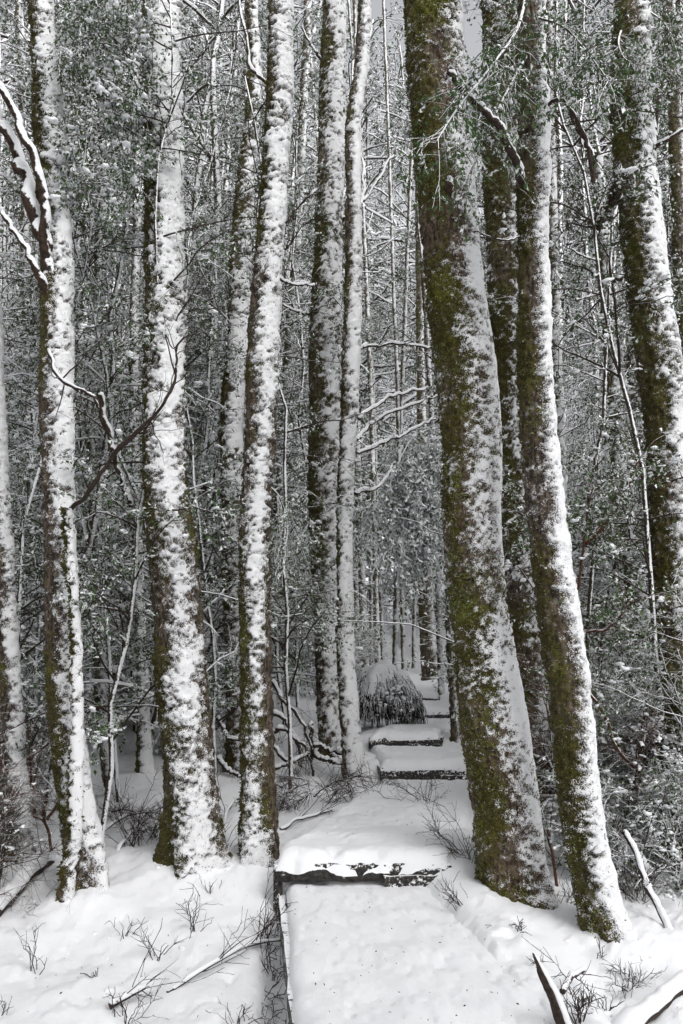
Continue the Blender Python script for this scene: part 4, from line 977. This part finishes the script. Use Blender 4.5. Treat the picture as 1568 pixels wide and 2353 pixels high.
# the pointed stump: a broken wedge of wood
q0 = hit(1300, 2352); q1 = at(1224, 2188, q0[1] - .02)
root = thing('pointed_stump', q0, 'pointed splinter of dark broken wood standing in the snow at the lower right', 'stump')
n = 60; C = smooth_line([q0 + [0.02, 0, -.1], q0 + (q1 - q0) * .35, q0 + (q1 - q0) * .7, q1], n)
R = np.interp(np.linspace(0, 1, n), [0, .3, .7, 1], [.036, .030, .018, .003])
th = np.arange(20) / 20 * 2 * PI; V = C[:, None, :] + np.stack([np.cos(th) * np.ones((n, 1)) * R[:, None], np.sin(th) * R[:, None] * .6, 0 * th * R[:, None]], -1)
V = V * 1; V += (R[:, None] * .35 * fbm(np.stack([np.cos(th) * 2 + 0 * R[:, None], np.sin(th) * 2 + 0 * R[:, None], C[:, 2:3] * 3 + 0 * th], -1), 3, 4))[..., None] * np.array([1, .6, 0])
V += .008 * fbm(V * np.array([45, 45, 9]), 3, 8)[..., None] * np.array([1, 1, .3])
mb = MB(); mb.add(V.reshape(-1, 3), grid_tris(n, 20, True)); mb.build('wood', M_TWIG_DARK, root, tuple(q0))
mb = MB(); tubes(mb, (C + np.array([.7, -.3, .15]) * R[:, None] * .75)[2:-3][None], (R * .55)[2:-3][None], 10); mb.build('snow', M_SNOW, root, tuple(q0))

def sprig(px, py, w, h, n, label, lean=(0, 0), dense=1):
    """a tuft of bare twigs poking out of the snow: w, h its size in photo pixels"""
    B = hit(px, py); s = B[1] / F
    hw, hh = w * s * 1.25, h * s * 1.2
    m = max(3, int(n * 1.25))
    d = np.stack([rng.uniform(-1, 1, m) * hw * .5 + lean[0] * s, rng.uniform(-.6, .6, m) * hw * .5, rng.uniform(.35, 1, m) * hh + lean[1] * s], -1)
    L = np.linalg.norm(d, axis=1)
    p0 = B + np.stack([rng.normal(0, .08, m) * hw, rng.normal(0, .08, m) * hw, np.full(m, -.012)], -1)
    Pm = wander(p0, unit(d), L, 8, .12, .16)
    mb = MB(); tubes(mb, Pm, np.linspace(1, .5, 8)[None] * rng.uniform(.0017, .0034, (m, 1)), 4)
    k2 = int(m * 2.5 * dense)
    T2 = sprout(Pm, k2, L.mean() * .2, L.mean() * .55, 5, .55, .02, .25, .12); tubes(mb, T2, np.linspace(1, .6, 5)[None] * np.full((k2, 1), .0017), 4)
    if dense > 1:
        T3 = sprout(T2, k2 * 2, L.mean() * .1, L.mean() * .3, 4, .6, .02, .2, .1); tubes(mb, T3, np.linspace(1, .7, 4)[None] * np.full((k2 * 2, 1), .0013), 3)
    o = mb.build('twig_sprig', M_TWIG_DARK, None, tuple(B))
    tag(o, label, 'twigs', 'bare twigs poking out of the snow')
    return o
for a in [(75, 2240, 70, 85, 5, 'bare sprig alone in the snow near the lower left edge'), (285, 2155, 60, 45, 4, 'small forked sprig on the snow below the thick white trunk'),
          (362, 2200, 100, 80, 7, 'spreading sprig on the open snow left of the fallen branch'), (445, 2150, 60, 110, 7, 'tall upright sprig on the open snow below the banded trunk'),
          (488, 2072, 60, 50, 5, 'sprig with a dead leaf close under the thick white trunk'), (545, 2056, 60, 28, 4, 'flat sprig at the snow foot of the banded trunk'),
          (228, 2243, 50, 30, 4, 'tiny cluster of twigs above the broken stub'), (600, 2160, 110, 90, 8, 'fan of twigs by the deck side above the fallen branch', (30, 20)),
          (295, 2345, 110, 70, 9, 'twig tangle round the dark stub at the bottom edge'), (545, 2350, 100, 40, 8, 'low twigs at the bottom edge beside the deck side'), (10, 2330, 40, 40, 4, 'twigs cut by the bottom left corner'),
          (645, 2115, 60, 60, 6, 'twigs at the left corner of the broad snow-capped step'), (640, 2060, 40, 40, 4, 'little twigs on the left post of the broad step'),
          (300, 1945, 110, 90, 14, 'mesh of twigs in the snow between left trunk and thick white trunk', (0, 0), 2), (350, 1930, 90, 80, 10, 'bristly twigs against the mossy side of the thick white trunk', (0, 0), 2),
          (270, 1890, 70, 60, 9, 'dark thicket of fine twigs behind the dark left trunk', (0, 0), 2), (520, 1950, 60, 70, 8, 'twigs in the gap between the thick white and banded trunks'),
          (985, 1850, 130, 70, 10, 'arching bare spray on the snow left of the massive trunk', (-20, 0), 2), (865, 1820, 110, 55, 12, 'fine twigs at the foot of the slim pale trunk', (0, 0), 2),
          (760, 1840, 140, 50, 12, 'scattered twigs between spattered trunk and path', (0, 0), 2), (1085, 1990, 90, 90, 10, 'dark twigs fanning out from the left side of the massive trunk', (-40, 20), 2),
          (1060, 2085, 80, 70, 9, 'twigs at the right end of the broad snow-capped step', (-20, 0)), (1190, 2140, 110, 35, 7, 'low twigs in the snow before the massive trunk foot'),
          (1280, 2110, 70, 80, 9, 'dark brush between the feet of the massive and striped trunks', (0, 0), 2), (1380, 2222, 70, 50, 6, 'sprig on the snow below the striped brown trunk'),
          (1450, 2278, 90, 60, 9, 'grey sprig on the snow above the thick log', (0, 0), 2), (1390, 2322, 50, 45, 5, 'short sprig leaning on the thick log'), (1330, 2350, 60, 80, 9, 'twig brush at the bottom edge beside the pointed stump', (0, 0), 2),
          (1460, 2070, 120, 110, 16, 'needly twigs massed behind the leaning pole', (-20, 0), 2), (1520, 1960, 80, 110, 14, 'fine twigs massed under the leafy bush at right', (0, 0), 2), (1420, 1960, 90, 120, 14, 'twig thicket right of the striped brown trunk', (0, 0), 2),
          (1430, 2190, 80, 30, 5, 'few flat twigs below the leaning pole'), (1000, 2350, 60, 45, 3, 'two thin twigs at the bottom edge on the nearest deck'), (845, 2110, 40, 20, 3, 'one bent twig lying on the nearest deck'), (1240, 2215, 60, 25, 4, 'bits of twig near the tip of the pointed stump')]:
    sprig(*a)
# heath along the open left side of the near deck
mb = MB()
yy = rng.uniform(3.3, 6.0, 160); ex = np.interp(yy, [2.5, 4.05, 6.24], [-.05, -.18, -.42]) - rng.uniform(.02, .14, 160)
P0 = np.stack([ex, yy, ground(ex, yy, False) - .01], -1)
Pm = wander(P0, unit(dirs(160, 5, 80)), rng.uniform(.06, .2, 160), 6, .1, .2); tubes(mb, Pm, np.full((160, 6), .0024), 4)
T2 = sprout(Pm, 500, .03, .10, 4, .7, .05); tubes(mb, T2, np.full((500, 4), .0016), 3)
o = mb.build('heath_twigs', M_TWIG_DARK); tag(o, 'dark heath twigs filling the gap along the left side of the nearest deck', 'twigs', None, 'stuff')
# specks of bark and leaf fallen on the snow
yy = 3.4 + 7 * rng.random(1000) ** 1.6; xx = rng.uniform(-1, 1, 1000) * yy * .42
P0 = np.stack([xx, yy, ground(xx, yy, False) + .006], -1)
ondeck = (np.abs(xx - np.interp(yy, PY_, PX_)) < .55)
P0[ondeck, 2] = np.interp(yy[ondeck], LY, LZ) + .035
mb = MB(); s = rng.uniform(.003, .020, 1000); cards(mb, P0, dirs(1000, -10, 40), unit(rng.normal(0, .5, (1000, 3)) + [0, 0, 1]), s, s * .5)
o = mb.build('leaf_litter', M_TWIG_DARK, None, smooth=False); tag(o, 'specks of dead leaf and bark scattered over the snow', 'leaf litter', None, 'stuff')

# small clumps of snow shaken down from the branches
yy = 3.4 + 5 * rng.random(420) ** 1.3; xx = rng.uniform(-1, 1, 420) * yy * .42
on = np.abs(xx - np.interp(yy, PY_, PX_)) < .72
xx, yy = xx[~on], yy[~on]; zz = ground(xx, yy) - .004
mb = MB(); blobs(mb, np.stack([xx, yy, zz], -1), .004 + .022 * rng.random(len(xx)) ** 2.5, .6, True, .25)
o = mb.build('snow_clumps', M_GROUND); tag(o, 'small clumps of fallen snow scattered over the snowy ground', 'snow', None, 'stuff')

# ------------------------------------------------------------------ the ground sheet, drifted up round every trunk
ys = np.concatenate([[-60, -30, -14, -7, -3, 0], np.geomspace(1.6, 170, 560)])
us = np.concatenate([-np.geomspace(.62, 3.2, 26)[::-1], np.linspace(-.6, .6, 330), np.geomspace(.62, 3.2, 26)])
Yg, Ug = np.meshgrid(ys, us, indexing='ij'); Xg = Ug * np.maximum(np.abs(Yg), 3)
Gg = ground(Xg, Yg)
mb = MB(); mb.add(np.stack([Xg, Yg, Gg], -1), grid_tris(len(ys), len(us))[:, ::-1])
g_ = mb.build('snow_ground', M_GROUND); g_['kind'] = 'structure'
